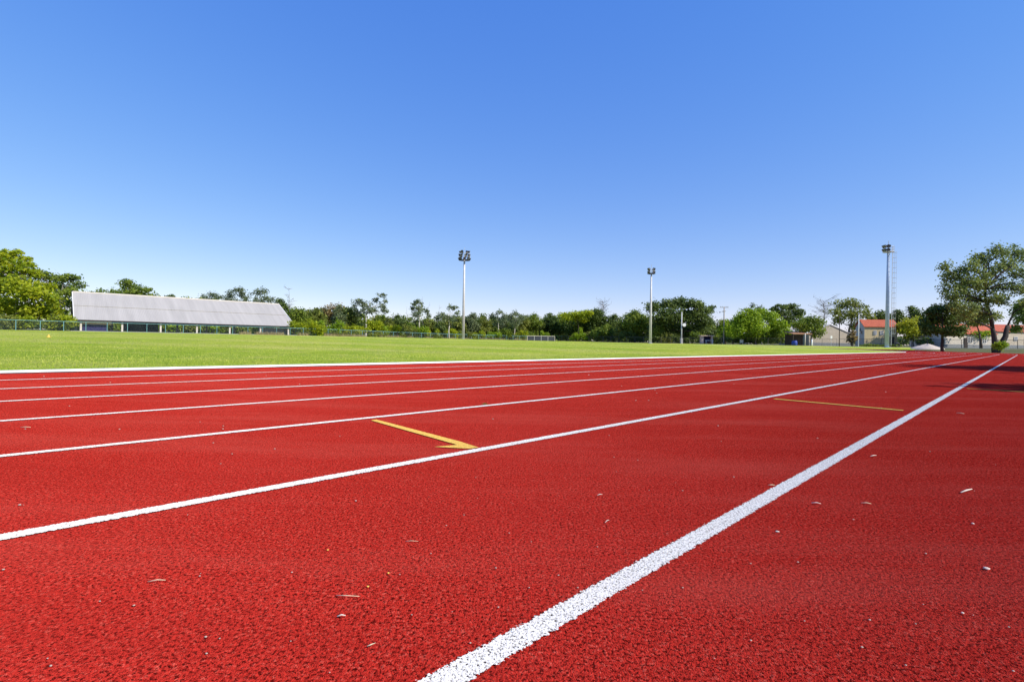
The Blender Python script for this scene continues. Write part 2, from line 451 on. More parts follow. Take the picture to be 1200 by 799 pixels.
# ------------------------------------------------------------------ fences
def fence(name, label, p0, p1, h, step, postmat, wiremat, group=None, pr=.035, pitch=.16, wt=.008):
    p0 = Vector((p0.x, p0.y, 0)); p1 = Vector((p1.x, p1.y, 0)); L = (p1 - p0).length; d = (p1 - p0) / L
    t = thing(name, label, 'fence', (p0.x, p0.y, tz(p0)), 0, group)
    z0 = tz(p0); n = int(round(L / step))
    loc = lambda a, z: Vector((d.x * a, d.y * a, tz(p0 + d * a) - z0 + z))
    for i in range(n + 1):
        a = L * i / n
        MB().tube([loc(a, -.1), loc(a, h)], pr, 8).build('post', postmat, t)
    MB().tube([loc(L * i / n, h - .03) for i in range(n + 1)], pr * .8, 6).build('top_rail', postmat, t)
    # woven wire as crossing thin flat strips
    V = []; nw = int(L / pitch)
    for sgn in (1, -1):
        for i in range(nw):
            a0 = i * pitch; a1 = a0 + sgn * (h - .1)
            za, zb = .04, h - .05
            if a1 < 0: zb = za + (zb - za) * a0 / (a0 - a1); a1 = 0
            if a1 > L: zb = za + (zb - za) * (L - a0) / (a1 - a0); a1 = L
            A = loc(a0, za); B = loc(a1, zb); e = d * wt
            V += [A - e / 2, A + e / 2, B + e / 2, B - e / 2]
    V = np.array([tuple(p) for p in V])
    npmesh('wire_mesh', V, np.arange(len(V)).reshape(-1, 4), wiremat, t)
    return t
SE = 131.0
fence('chain_link_fence', 'long teal chain-link fence along the far side of the field in front of the shed', W(-40, 118.5), W(SE, 118.5), 1.75, 3.0, TEAL, WIRE, pr=.05)
fence('chain_link_fence', 'grey-green chain-link fence behind the light masts at the far end of the field', W(SE, 118.5), W(SE, 30), 1.7, 3.0, GREYBARK, DARKWIRE)
fence('chain_link_fence', 'dark chain-link fence in front of the orange-roofed houses', W(SE, 29.5), W(SE, -45), 1.7, 2.6, DARKM, DARKWIRE, pr=.045)

def depth_fence(x):
    t = (x - 600) / F
    a = SU - CU * t; b = CU + SU * t
    d1 = 118.5 / a if a > .05 else 1e9
    d2 = SE / b if b > .05 else 1e9
    return min(d1, d2)

# ------------------------------------------------------------------ trees
def leaves(blobs, leaf, dens, seed, flat=.0, sub=10, spread=.42):
    """leaf quads gathered in sub-clumps over the blobs; returns verts, faces, tint"""
    r = np.random.default_rng(seed); C = []; T = []; NRM = []
    for (c, rad) in blobs:
        c = np.array(c); rad = np.array(rad); rm = rad.mean()
        k = max(4, int(sub * r.uniform(.7, 1.3)))
        dirs = r.normal(size=(k, 3)); dirs /= np.linalg.norm(dirs, axis=1)[:, None]
        rr_ = r.uniform(.35, 1.0, k) ** .6
        cen = c + dirs * rad * rr_[:, None] * .8
        n = max(8, int(dens * 15 * rm * rm / (leaf * leaf) / k))
        for j in range(k):
            m = int(n * r.uniform(.5, 1.5))
            g = r.normal(size=(m, 3)) * rad * spread * np.array([.8, .8, .75])
            p = cen[j] + g
            C.append(p); T.append(np.clip(r.uniform(.15, .85) + r.normal(0, .2, m), 0, 1))
            o = (p - c) / np.maximum(rad, .01)
            NRM.append(o)
    C = np.concatenate(C); T = np.concatenate(T); O = np.concatenate(NRM); n = len(C)
    nr = O * .5 + r.normal(size=(n, 3)) * .75 + np.array([0, 0, .55]); nr /= np.linalg.norm(nr, axis=1)[:, None]
    a = np.cross(nr, r.normal(size=(n, 3))); a /= np.linalg.norm(a, axis=1)[:, None] + 1e-9; b = np.cross(nr, a)
    sz = leaf * r.uniform(.55, 1.25, n)[:, None]
    V = np.stack([C - a * sz, C - b * sz * .6 + nr * sz * .12, C + a * sz, C + b * sz * .6 + nr * sz * .12], 1)
    return V.reshape(-1, 3), np.arange(n * 4).reshape(-1, 4), T
def limb(mb, a, b, r0, r1, rnd, bend=.12, n=5, sides=6):
    a, b = Vector(a), Vector(b); L = (b - a).length; pts = []
    off = Vector((rnd.uniform(-1, 1), rnd.uniform(-1, 1), rnd.uniform(-.2, .8))) * L * bend
    for i in range(n):
        t = i / (n - 1); pts.append(a.lerp(b, t) + off * math.sin(math.pi * t) + Vector((rnd.uniform(-1, 1), rnd.uniform(-1, 1), 0)) * L * .02 * (0 < i < n - 1))
    mb.tube(pts, [r0 + (r1 - r0) * (i / (n - 1)) for i in range(n)], sides); return pts

TREECOUNT = [0]
def tree(label, base, blobs, mat, bark=BARK, r0=.22, fork=.35, leaf=.3, dens=1.0, name='tree', cat='tree', group=None, spread=.42, sub=10, stems=None, twigs=0, seed=None, limbs=True):
    """blobs are in local coords (base at origin)"""
    TREECOUNT[0] += 1
    sd = seed if seed is not None else 100 + TREECOUNT[0]; rnd = random.Random(sd)
    t = thing(name, label, cat, base, 0, group)
    mb = MB(); top = max(c[2] for c, _ in blobs); mx = sum(c[0] for c, _ in blobs) / len(blobs); my = sum(c[1] for c, _ in blobs) / len(blobs)
    fk = Vector((mx * .25, my * .25, top * fork))
    if stems is None: stems = [fk]
    ends = []
    for sxt in stems:
        sxt = Vector(sxt); pts = limb(mb, (0, 0, -.2), sxt, r0 * 1.25, r0 * .72, rnd, .05, 6, 9); ends.append(sxt)
    lead = Vector((mx, my, top * .85))
    e0 = min(ends, key=lambda e: (e - lead).length)
    lp = limb(mb, e0, lead, r0 * .72, r0 * .15, rnd, .06, 6, 8)
    if limbs:
        for c, rad in blobs:
            c = Vector(c); cand = ends + lp[1:4]
            cand = [q for q in cand if q.z < c.z + .3] or ends
            q = min(cand, key=lambda e: (e - c).length)
            pp = limb(mb, q, c, r0 * .4, r0 * .08, rnd)
            for _ in range(twigs):
                d = Vector((rnd.gauss(0, 1), rnd.gauss(0, 1), rnd.gauss(.3, .8))).normalized() * max(rad) * rnd.uniform(.7, 1.3)
                limb(mb, pp[rnd.choice((2, 3, 4))], c + d, r0 * .12, r0 * .03, rnd, .15, 4, 4)
    mb.build('trunk', bark, t, True)
    if mat is not None:
        V, Fq, T = leaves(blobs, leaf, dens, sd, sub=sub, spread=spread)
        V = V[:]; V[:, 2] = np.maximum(V[:, 2], .03)
        npmesh('crown', V, Fq, mat, t, tint=T)
    return t
def shrub(label, base, blobs, mat, leaf=.25, dens=1.0, group=None, name='shrub', cat='shrub', spread=.42):
    TREECOUNT[0] += 1; sd = 100 + TREECOUNT[0]
    V, Fq, T = leaves(blobs, leaf, dens, sd, spread=spread); V[:, 2] = np.maximum(V[:, 2], .02)
    o = npmesh(name, V, Fq, mat, tint=T); o.location = base
    return tag(o, label, cat, group)

def pxblobs(base, depth, lst, jd=.6, seed=1):
    """list of (px, py, rpx[, rypx]) in photograph pixels, given depth jitter in units of radius"""
    r = random.Random(seed); out = []
    for b in lst:
        rp = b[2] * depth / F; ry = (b[3] if len(b) > 3 else b[2] * .8) * depth / F
        dd = depth + (b[4] if len(b) > 4 else r.uniform(-jd, jd) * 2 * rp)
        p = P(b[0], b[1], depth) ; p = Vector((p.x * dd / depth, dd, (p.z - CH) * dd / depth + CH))
        out.append(((p.x - base[0], p.y - base[1], p.z - base[2]), (rp, rp, ry)))
    return out
def basept(x, depth):
    p = P(x, 400, depth); return Vector((p.x, p.y, tz(p)))
def autoblobs(x, depth, top, wpx, base, n=10, seed=0, low=.35, flat=1.0, dome=True):
    """crown blobs filling a w px wide crown that ends at photo row top"""
    r = random.Random(seed * 13 + 5)
    ztop = P(x, top, depth).z - base[2]; w = wpx * depth / F
    zc = ztop * (1 + low) / 2; hz = ztop * (1 - low) / 2
    out = []
    for i in range(n):
        for _ in range(30):
            a, b, c = r.uniform(-1, 1), r.uniform(-1, 1), r.uniform(-1, 1)
            if .25 < a * a + b * b + c * c < 1: break
        rad = w * r.uniform(.2, .31)
        kx = max(0, w / 2 - rad * .9); kz = max(0, hz - rad * .75)
        out.append(((a * kx, b * kx, zc + c * kz), (rad, rad, rad * .75 * flat)))
    # make sure the top is reached
    rad = w * .2
    out.append(((r.uniform(-.1, .1) * w, 0, ztop - rad * .75), (rad, rad, rad * .75 * flat)))
    return out
def atree(label, x, top, wpx, mat, dd=6, n=11, low=.35, group=None, bark=BARK, leaf=.28, dens=.8, depth=None, r0=.2, fork=.35, twigs=0, flat=1.0, spread=.42, sub=10):
    d = depth or depth_fence(x) + dd
    b = basept(x, d); bl = autoblobs(x, d, top, wpx, b, n, int(x * 7 + top), low, flat)
    return tree(label, b, bl, LEAF[mat] if mat else None, bark, r0, fork, leaf, dens, group=group, twigs=twigs, spread=spread, sub=sub)

# --- left corner: bright spreading trees
d = 98; b = basept(14, d)
tree('big bright yellow-green spreading tree at the far left beyond the fence', b, pxblobs(b, d, [(-12, 308, 22, 12), (8, 302, 16, 9), (25, 312, 14, 8), (-20, 335, 28, 18), (5, 330, 26, 16), (28, 338, 22, 14), (44, 348, 18, 12), (-8, 358, 26, 14), (18, 360, 24, 13), (42, 365, 20, 10), (60, 362, 14, 9), (64, 372, 12, 7), (30, 375, 16, 7), (-25, 365, 25, 14), (36, 322, 12, 6), (50, 336, 12, 6), (18, 296, 6, 3), (30, 304, 7, 3)], seed=3), LEAF['bright'], GREYBARK, .5, .3, .36, .85, twigs=6, sub=15, spread=.3, stems=[(-3, 0, 2.6), (2.5, 1, 2.8)])
d = 117; b = basept(72, d)
tree('bright green tree with dark bare branch tips, between the big left tree and the shed', b, pxblobs(b, d, [(44, 322, 12, 6), (58, 327, 15, 6), (73, 328, 12, 5), (85, 325, 8, 3), (94, 334, 8, 4), (66, 338, 16, 7), (82, 342, 13, 6), (92, 346, 9, 5), (70, 352, 14, 8), (84, 360, 12, 8), (62, 366, 12, 8), (80, 372, 12, 7)], seed=5), LEAF['mid'], GREYBARK, .32, .3, .3, .8, twigs=5)
# --- behind the shed
atree('low green tree just behind the left end of the shed roof', 112, 339, 34, 'mid', 40)
d = 150; b = basept(155, d)
tree('taller tree with a drooping feathery crown above the shed roof', b, pxblobs(b, d, [(147, 332, 8, 4), (152, 340, 12, 7), (165, 342, 9, 5), (172, 340, 6, 3), (140, 345, 10, 6), (155, 350, 20, 9), (176, 350, 9, 6), (150, 330, 4, 3)], seed=8), LEAF['mid'], BARK, .25, .5, .34, .9)
for i, (x, tp, w, mt) in enumerate([(128, 346, 26, 'grey'), (188, 347, 30, 'olive'), (200, 345, 20, 'deep'), (216, 348, 22, 'mid'), (232, 349, 18, 'olive'), (252, 349, 22, 'deep')]):
    atree('small crown of foliage just showing over the ridge of the grey shed roof', x, tp, w, mt, 46, n=7, group='low crowns showing over the shed ridge')
EUC = lambda lab, x, d, lst, sd, r0=.2, st=None: tree(lab, basept(x, d), pxblobs(basept(x, d), d, lst, .4, sd), LEAF['grey'], PALEBARK, r0, .45, .26, .55, twigs=2, spread=.36, sub=7, stems=st)
EUC('airy grey-green gum tree over the middle of the shed ridge', 245, 158, [(238, 350, 6, 5), (246, 346, 6, 5), (254, 350, 6, 5), (244, 355, 8, 5)], 21)
EUC('airy grey-green gum tree standing tallest over the shed ridge', 277, 160, [(266, 352, 6, 5), (272, 345, 7, 5), (280, 342, 7, 5), (287, 347, 6, 5), (276, 352, 9, 6), (290, 354, 6, 5)], 22)
EUC('two-headed gum tree behind the right end of the shed ridge', 306, 160, [(299, 347, 6, 6), (306, 342, 7, 5), (313, 349, 6, 5), (304, 354, 8, 6), (320, 353, 5, 5)], 23)
atree('dark rounded tree at the right end of the shed ridge', 329, 350, 22, 'deep', 30, n=8)
# thin bare tree
def bare(label, x, depth, top, wpx, seed, mat=GREYBARK, r0=.12, n=26, group=None, tmin=.45, th=.05):
    b = basept(x, depth); t = thing('bare_tree', label, 'bare tree', b, 0, group); rnd = random.Random(seed)
    H = P(x, top, depth).z - b.z; w = wpx * depth / F; mb = MB()
    tp = limb(mb, (0, 0, -.2), (rnd.uniform(-.3, .3), 0, H), r0, .02, rnd, .03, 7, 6)
    mb2 = mb
    for i in range(n):
        f = rnd.uniform(tmin, .97); k = int(f * 6); q = tp[k].lerp(tp[min(k + 1, 6)], f * 6 - k)
        an = rnd.uniform(0, 2 * math.pi); L = w / 2 * rnd.uniform(.5, 1.05) * (1.15 - .6 * abs(f - .7))
        e = q + Vector((math.cos(an) * L, math.sin(an) * L, rnd.uniform(.1, .9) * L * .8))
        pp = limb(mb2, q, e, th, .02, rnd, .1, 4, 4)
        for _ in range(3):
            q2 = pp[rnd.choice((1, 2, 3))]; L2 = L * rnd.uniform(.3, .5)
            limb(mb2, q2, q2 + Vector((rnd.gauss(0, 1), rnd.gauss(0, 1), rnd.uniform(.2, 1.2))).normalized() * L2, .03, .015, rnd, .1, 3, 3)
    mb.build('trunk', mat, t, True); return t
bare('thin leafless tree rising beside the right end of the shed', 337, 140, 337, 16, 5, n=16)

# --- wood between shed and first mast
lst = [(352, 362, 26, 'mid'), (372, 361, 26, 'olive'), (358, 372, 26, 'lime'), (398, 358, 22, 'grey'), (412, 361, 20, 'olive')]
for x, tp, w, mt in lst: atree('broad green tree in the wood right of the shed behind the fence', x, tp, w, mt, 16, n=9, low=.15, group='broad trees in the wood right of the shed')
d = 150; b = basept(392, d)
tree('round reddish-brown tree in the wood right of the shed', b, pxblobs(b, d, [(382, 368, 9, 7), (392, 364, 10, 7), (400, 370, 9, 7), (388, 375, 10, 7), (398, 377, 9, 6)], seed=31), LEAF['rust'], GREYBARK, .2, .3, .3, .8)
d = 138
EUC('white-trunked gum tree with a split airy crown right of the shed', 429, d, [(417, 356, 5, 5), (421, 353, 5, 3), (416, 365, 5, 5), (428, 358, 7, 6), (434, 362, 8, 6), (424, 366, 6, 6), (440, 352, 5, 4), (446, 346, 5, 3), (451, 352, 4, 4), (448, 360, 5, 5), (452, 366, 4, 4)], 33, .28, [tuple(P(429, 380, d) - basept(429, d))])
EUC('narrow dark gum tree with upright pale stems left of the tallest lamp-ringed mast', 491, 142, [(487, 357, 5, 4), (491, 354, 5, 3), (484, 363, 5, 4), (492, 362, 6, 5), (499, 365, 5, 4), (489, 369, 7, 4), (501, 370, 4, 3)], 34)
EUC('pale-stemmed gum tree just left of the tall mast', 527, 146, [(519, 370, 6, 5), (528, 362, 5, 4), (533, 361, 4, 3), (536, 367, 4, 3), (524, 374, 8, 5), (514, 373, 6, 5)], 35)
lst = [(440, 378, 22, 'mid'), (455, 372, 18, 'olive'), (466, 368, 24, 'deep'), (480, 372, 20, 'mid'), (503, 374, 24, 'olive'), (515, 376, 20, 'deep'), (536, 372, 22, 'olive'), (552, 367, 24, 'grey'), (566, 370, 22, 'olive'), (578, 371, 18, 'mid'), (447, 369, 16, 'mid'), (425, 377, 18, 'deep'), (590, 372, 18, 'grey')]
for x, tp, w, mt in lst: atree('dusty green tree in the dense wood behind the far fence near the tall mast', x, tp, w, mt, 18 + (x % 5), n=9, low=.15, group='trees in the wood behind the tall mast')
for i, (x, tp) in enumerate([(494, 348), (503, 355), (514, 358), (477, 360)]): bare('thin dead stem poking out of the wood left of the tall mast', x, 160, tp, 5, 40 + i, n=4, r0=.07, group='dead stems above the wood', tmin=.6, th=.03)
EUC('gum tree with thin pale trunk right of the tall mast', 584, 165, [(578, 371, 5, 5), (585, 367, 5, 4), (592, 371, 5, 5), (583, 378, 8, 6)], 37)
EUC('gum tree with open crown, second right of the tall mast', 603, 172, [(597, 372, 5, 5), (604, 368, 5, 4), (610, 373, 5, 5), (603, 379, 8, 6)], 38)
# --- right of the mast
for x, tp, w, mt in [(613, 370, 20, 'olive'), (625, 368, 24, 'mid'), (638, 374, 20, 'deep'), (598, 378, 20, 'deep')]:
    atree('mid-green tree in the wood between the tall mast and the dark clump', x, tp, w, mt, 14, n=9, low=.12, group='trees between mast and dark clump')
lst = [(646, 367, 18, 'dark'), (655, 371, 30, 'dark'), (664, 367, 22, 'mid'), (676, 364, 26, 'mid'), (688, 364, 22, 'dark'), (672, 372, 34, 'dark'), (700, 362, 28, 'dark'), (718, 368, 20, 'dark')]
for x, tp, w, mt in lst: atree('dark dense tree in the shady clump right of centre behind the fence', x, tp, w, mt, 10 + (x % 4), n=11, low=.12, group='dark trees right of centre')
d = 168; b = basept(678, d)
tree('yellow-green flat crown catching sun on top of the dark clump', b, pxblobs(b, d, [(664, 371, 9, 4), (676, 369, 10, 4), (688, 369, 8, 4), (680, 374, 10, 4)], seed=51), LEAF['bright'], BARK, .2, .5, .3, .9)
bare('leafless grey treetop rising out of the dark clump', 706, 182, 353, 16, 57, n=44, tmin=.7, r0=.16)
for x, tp, w, mt in [(712, 380, 22, 'mid'), (725, 378, 18, 'olive'), (700, 384, 20, 'mid')]:
    atree('sunlit green tree at the edge of the dark clump', x, tp, w, mt, 2.5, n=9, low=.05, group='sunlit trees at the clump edge')
atree('rounded mid-green tree just left of the second mast', 744, 364, 36, 'mid', 6, n=16, low=.1, dens=1)
atree('small sunlit tree at the foot of the second mast', 771, 381, 22, 'mid', 2, n=8, low=.05)
d = depth_fence(798) + 8; b = basept(798, d)
tree('huge dark broad-leaved tree behind the second mast', b, pxblobs(b, d, [(768, 360, 10, 7), (783, 358, 12, 7), (797, 356, 12, 7), (812, 357, 12, 7), (824, 363, 11, 7), (835, 361, 5, 3), (762, 364, 5, 4), (778, 371, 16, 10), (797, 371, 18, 10), (816, 374, 16, 10), (829, 376, 9, 8), (776, 386, 16, 10), (797, 388, 18, 10), (818, 389, 15, 9), (832, 389, 10, 7)], seed=61), LEAF['deep'], BARK, .5, .3, .36, 1.1, sub=14, spread=.33)
# --- bright mounded tree
atree('pale yellow-green tree behind the wooden crossarm pole', 850, 374, 24, 'lime', 8, n=8, low=.1)
d = depth_fence(886) + 2; b = basept(886, d)
tree('broad mounded lime-green tree right of the crossarm pole', b, pxblobs(b, d, [(866, 376, 11, 8), (878, 369, 12, 7), (890, 369, 12, 7), (902, 373, 11, 7), (913, 382, 10, 7), (921, 389, 7, 5), (862, 388, 11, 9), (876, 383, 14, 10), (891, 382, 14, 10), (905, 388, 12, 8), (872, 396, 12, 6), (888, 396, 12, 6), (915, 393, 7, 4)], seed=63), LEAF['lime'], GREYBARK, .32, .25, .26, 1.2, sub=14, spread=.34)
EUC('wispy gum crown rising behind the mounded lime tree', 893, 160, [(875, 364, 5, 3), (882, 359, 4, 3), (890, 362, 5, 4), (886, 366, 8, 4)], 64, .15)
d = 140; b = basept(922, d)
tree('dark flat-topped tree behind the mounded lime tree', b, pxblobs(b, d, [(907, 363, 7, 3), (916, 360, 8, 3), (925, 361, 9, 4), (934, 367, 8, 5), (920, 368, 11, 5), (910, 370, 8, 4), (930, 376, 11, 7), (918, 380, 10, 7)], seed=65), LEAF['deep'], BARK, .3, .4, .3, 1.0, sub=12, spread=.34)
d = depth_fence(950) - 2; b = basept(952, d)
tree('small glossy green tree in front of the beige gabled hall', b, pxblobs(b, d, [(938, 381, 8, 5), (948, 375, 9, 5), (957, 379, 8, 6), (962, 387, 5, 5), (950, 385, 11, 6), (940, 390, 6, 4), (956, 393, 6, 4)], seed=66), LEAF['mid'], GREYBARK, .2, .45, .24, 1.1)
bare('bare grey tree behind the beige gabled hall', 966, 150, 352, 28, 67, n=50, r0=.2, tmin=.5)
d = 136; b = basept(994, d)
tree('large brownish-green tree with bare patches above the beige hall', b, pxblobs(b, d, [(978, 366, 9, 6), (986, 358, 9, 6), (997, 355, 10, 5), (1007, 358, 9, 5), (1015, 367, 8, 6), (1018, 373, 6, 4), (990, 369, 12, 7), (1003, 370, 11, 7), (981, 376, 7, 5), (1003, 382, 9, 6)], seed=68), LEAF['olive'], GREYBARK, .4, .35, .3, .6, twigs=3)
atree('small reddish-leaved tree between the hall and the orange-roofed house', 999, 388, 16, 'rust', 1.0, n=7, low=.1)
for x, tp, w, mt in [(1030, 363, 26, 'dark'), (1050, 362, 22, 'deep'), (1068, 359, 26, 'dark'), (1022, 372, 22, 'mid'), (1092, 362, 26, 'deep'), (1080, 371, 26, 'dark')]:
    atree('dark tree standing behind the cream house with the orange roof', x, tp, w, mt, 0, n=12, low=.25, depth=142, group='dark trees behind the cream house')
d = 110; b = basept(1070, d)
tree('bright yellow-green tree beside the cream house', b, pxblobs(b, d, [(1057, 383, 7, 5), (1065, 379, 8, 5), (1075, 377, 8, 5), (1082, 383, 7, 5), (1060, 390, 7, 5), (1070, 388, 10, 6), (1080, 391, 7, 5), (1066, 396, 7, 4)], seed=70), LEAF['yellow'], GREYBARK, .16, .4, .24, 1.1)
atree('dark low bush between the yellow-green tree and the white shed', 1083, 396, 18, 'dark', 0, n=7, low=.02, depth=106)
d = 76; b = basept(1105, d)
tree('dark shady tree left of the large tree at the right edge', b, pxblobs(b, d, [(1092, 366, 9, 6), (1104, 361, 11, 6), (1117, 364, 10, 7), (1088, 376, 9, 7), (1101, 374, 13, 8), (1117, 378, 11, 8), (1126, 386, 8, 5), (1092, 387, 10, 6), (1108, 389, 12, 6), (1082, 382, 6, 5), (1120, 393, 7, 4)], seed=71), LEAF['dark'], DARKWOOD, .2, .4, .2, 1.25, sub=14, spread=.36)
d = 70; b = basept(1167, d)
st = [tuple(P(1163, 385, d) - b), tuple(P(1181, 382, d) - b)]
tree('largest tree at the right edge with a forked trunk and open airy crown', b, pxblobs(b, d, [(1107, 312, 7, 7), (1112, 325, 9, 9), (1108, 338, 9, 9), (1122, 345, 11, 10), (1124, 320, 9, 9), (1136, 313, 10, 10), (1148, 306, 10, 10), (1160, 300, 11, 10), (1173, 295, 10, 10), (1190, 296, 10, 10), (1205, 303, 11, 10), (1134, 331, 12, 11), (1150, 324, 12, 11), (1166, 318, 12, 11), (1182, 312, 12, 11), (1198, 320, 12, 11), (1140, 350, 12, 11), (1156, 342, 11, 10), (1176, 334, 11, 10), (1196, 340, 11, 10), (1212, 330, 12, 11), (1136, 364, 10, 10), (1150, 361, 9, 9), (1118, 358, 9, 9), (1176, 351, 8, 8), (1205, 355, 9, 9), (1124, 334, 12, 11), (1112, 350, 8, 8), (1130, 372, 9, 9), (1148, 372, 9, 9), (1166, 352, 9, 9)], 1.0, seed=72), LEAF['airy'], DARKWOOD, .34, .3, .17, .62, sub=16, spread=.34, stems=st, twigs=3)
d = 100; b = basept(1150, d)
tree('leafy green tree seen through the lower gap of the large right-hand tree', b, pxblobs(b, d, [(1122, 370, 10, 7), (1132, 373, 10, 7), (1145, 368, 11, 7), (1158, 371, 10, 7), (1140, 379, 9, 4), (1152, 378, 8, 4)], seed=73), LEAF['olive'], BARK, .2, .4, .24, 1.0)
d = 88; b = basept(1204, d)
tree('dense green tree cut by the right edge of the picture', b, pxblobs(b, d, [(1193, 366, 9, 7), (1203, 358, 11, 8), (1196, 376, 9, 6), (1210, 370, 12, 9), (1190, 386, 7, 5)], seed=74), LEAF['mid'], BARK, .25, .4, .22, 1.1)
d = 106; b = basept(1148, d)
tree('small clipped tree with a flat lime-green top in front of the houses', b, pxblobs(b, d, [(1136, 392, 6, 3), (1143, 391, 7, 3.4), (1151, 391, 7, 3.4), (1158, 391, 5, 3), (1147, 395, 9, 3)], .3, seed=75), LEAF['lime'], DARKWOOD, .13, .6, .2, 1.4)
b = basept(1173, 67)
shrub('low light-green sapling at the foot of the forked trunk', b, pxblobs(b, 67, [(1172, 403, 5, 3), (1168, 405, 4, 3), (1177, 404, 4, 3), (1172, 408, 5, 3)], seed=76), LEAF['lime'], .12, 1.0)
# trees off to the right that throw the shadows lying across the track
tree('leafy tree outside the right of the picture shading the far track', W(22.6, -10.4), [((x, y, z), (1.5, 1.5, 1.1)) for x, y, z in [(0, 0, 9.2), (1.6, .5, 8.2), (-1.4, .3, 8.4), (.4, 1.5, 7.6), (-.6, -1.4, 7.8), (2.6, -.6, 7.4), (-2.4, -.8, 7.3), (0, 0, 7)]], LEAF['mid'], BARK, .25, .4, .2, 1.1)
tree('airy tree outside the right of the picture shading the near track', W(12.2, -7.3), [((x, y, z), (1.0, .8, .35)) for x, y, z in [(0, 0, 6.0), (1.2, .3, 5.5), (-1.0, .3, 5.4)]] + [((.3, -.4, 4.7), (1.2, .7, .3))], LEAF['mid'], BARK, .12, .4, .16, 1.0)

for i in range(16):
    x = 82 + i * 17 + rng.uniform(-4, 4); d = 160 / (SU - CU * (x - 600) / F)
    atree('leafy tree seen under the shed roof between its white posts', x, 372 + x * .022 + rng.uniform(-2, 2), 30, ['mid', 'lime', 'olive'][i % 3], 0, n=10, low=.02, depth=d, group='trees seen under the shed roof', leaf=.35)
prof = [(345, 364), (400, 361), (450, 372), (520, 373), (570, 370), (610, 371), (660, 369), (710, 366), (745, 370), (770, 372), (840, 378), (865, 376)]
for i in range(34):
    x = 348 + i * 15.5 + rng.uniform(-4, 4); tp = float(np.interp(x, [p_[0] for p_ in prof], [p_[1] for p_ in prof])) + rng.uniform(-4, 3)
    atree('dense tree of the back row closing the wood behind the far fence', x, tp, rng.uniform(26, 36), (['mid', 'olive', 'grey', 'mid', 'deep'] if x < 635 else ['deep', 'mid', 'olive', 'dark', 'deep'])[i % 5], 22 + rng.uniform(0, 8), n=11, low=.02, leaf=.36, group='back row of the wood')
# --- shrubs along the fences
for i in range(64):
    x = 6 + i * 14.3 + rng.uniform(-5, 5)
    if x > 940 or 88 < x < 342: continue
    d = depth_fence(x) + rng.uniform(1.2, 4); b = basept(x, d)
    h = rng.uniform(2.0, 3.6) * (1.3 if 340 < x < 650 else 1 if x > 340 else .85); w = rng.uniform(1.4, 2.4)
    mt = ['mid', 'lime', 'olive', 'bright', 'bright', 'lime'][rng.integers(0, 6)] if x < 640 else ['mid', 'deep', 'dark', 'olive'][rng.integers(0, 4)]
    bl = [((rng.uniform(-1, 1) * w, rng.uniform(-.6, .6), h * rng.uniform(.25, .8)), (w * .5, w * .5, h * .28)) for _ in range(7)]
    nm = {'mid': 'mid-green', 'lime': 'lime-green', 'olive': 'olive-green', 'deep': 'dark green', 'bright': 'yellow-green', 'dark': 'very dark green'}[mt]
    shrub(nm + ' shrub growing in the row close behind the chain-link fence', b, bl, LEAF[mt], .2, .9, nm + ' shrubs behind the fence')
for i, x in enumerate([394, 405, 436, 448, 470, 512]):
    d = depth_fence(x) - .8; b = basept(x, d)
    bl = [((rng.uniform(-1, 1) * 1.2, rng.uniform(-.3, .3), rng.uniform(.3, .8)), (.6, .5, .4)) for _ in range(5)]
    shrub('low weedy bush growing at the field side of the far fence', b, bl, LEAF['olive'], .14, .9, 'weedy bushes at the fence foot')
b = basept(680, depth_fence(680) - 1.5)
shrub('pale green upright bush in front of the dark clump', b, pxblobs(b, depth_fence(680) - 1.5, [(681, 388, 3, 4), (683, 393, 4, 3), (677, 394, 5, 4), (688, 397, 4, 2), (672, 397, 4, 2)], seed=81), LEAF['lime'], .2, 1.0)
for i, x in enumerate([1013, 1024, 1034, 1046]):
    d = depth_fence(x) - 3; b = basept(x, d)
    bl = [((rng.uniform(-1, 1) * 1.1, rng.uniform(-.3, .3), rng.uniform(.1, .35)), (.6, .5, .28)) for _ in range(5)]
    shrub('low green plant bed bush at the foot of the cream house', b, bl, LEAF['mid'], .12, 1.0, 'plants below the cream house')

# far wood beyond everything, one mass
bl = []
for i in range(330):
    x = -140 + i * 4.5; d = rng.uniform(225, 270); p = P(x, 400, d); h = rng.uniform(2.0, 4.2)
    for _ in range(2): bl.append(((p.x + rng.uniform(-2, 2), p.y + rng.uniform(-4, 4), tz(p) + h * rng.uniform(.2, .8)), (2.6, 2.6, h * .5)))
V, Fq, T = leaves(bl, .7, .7, 999)
tag(npmesh('far_wood', V, Fq, LEAF['deep'], tint=T), 'far-off dark green wood closing the horizon', 'wood', kind='stuff')
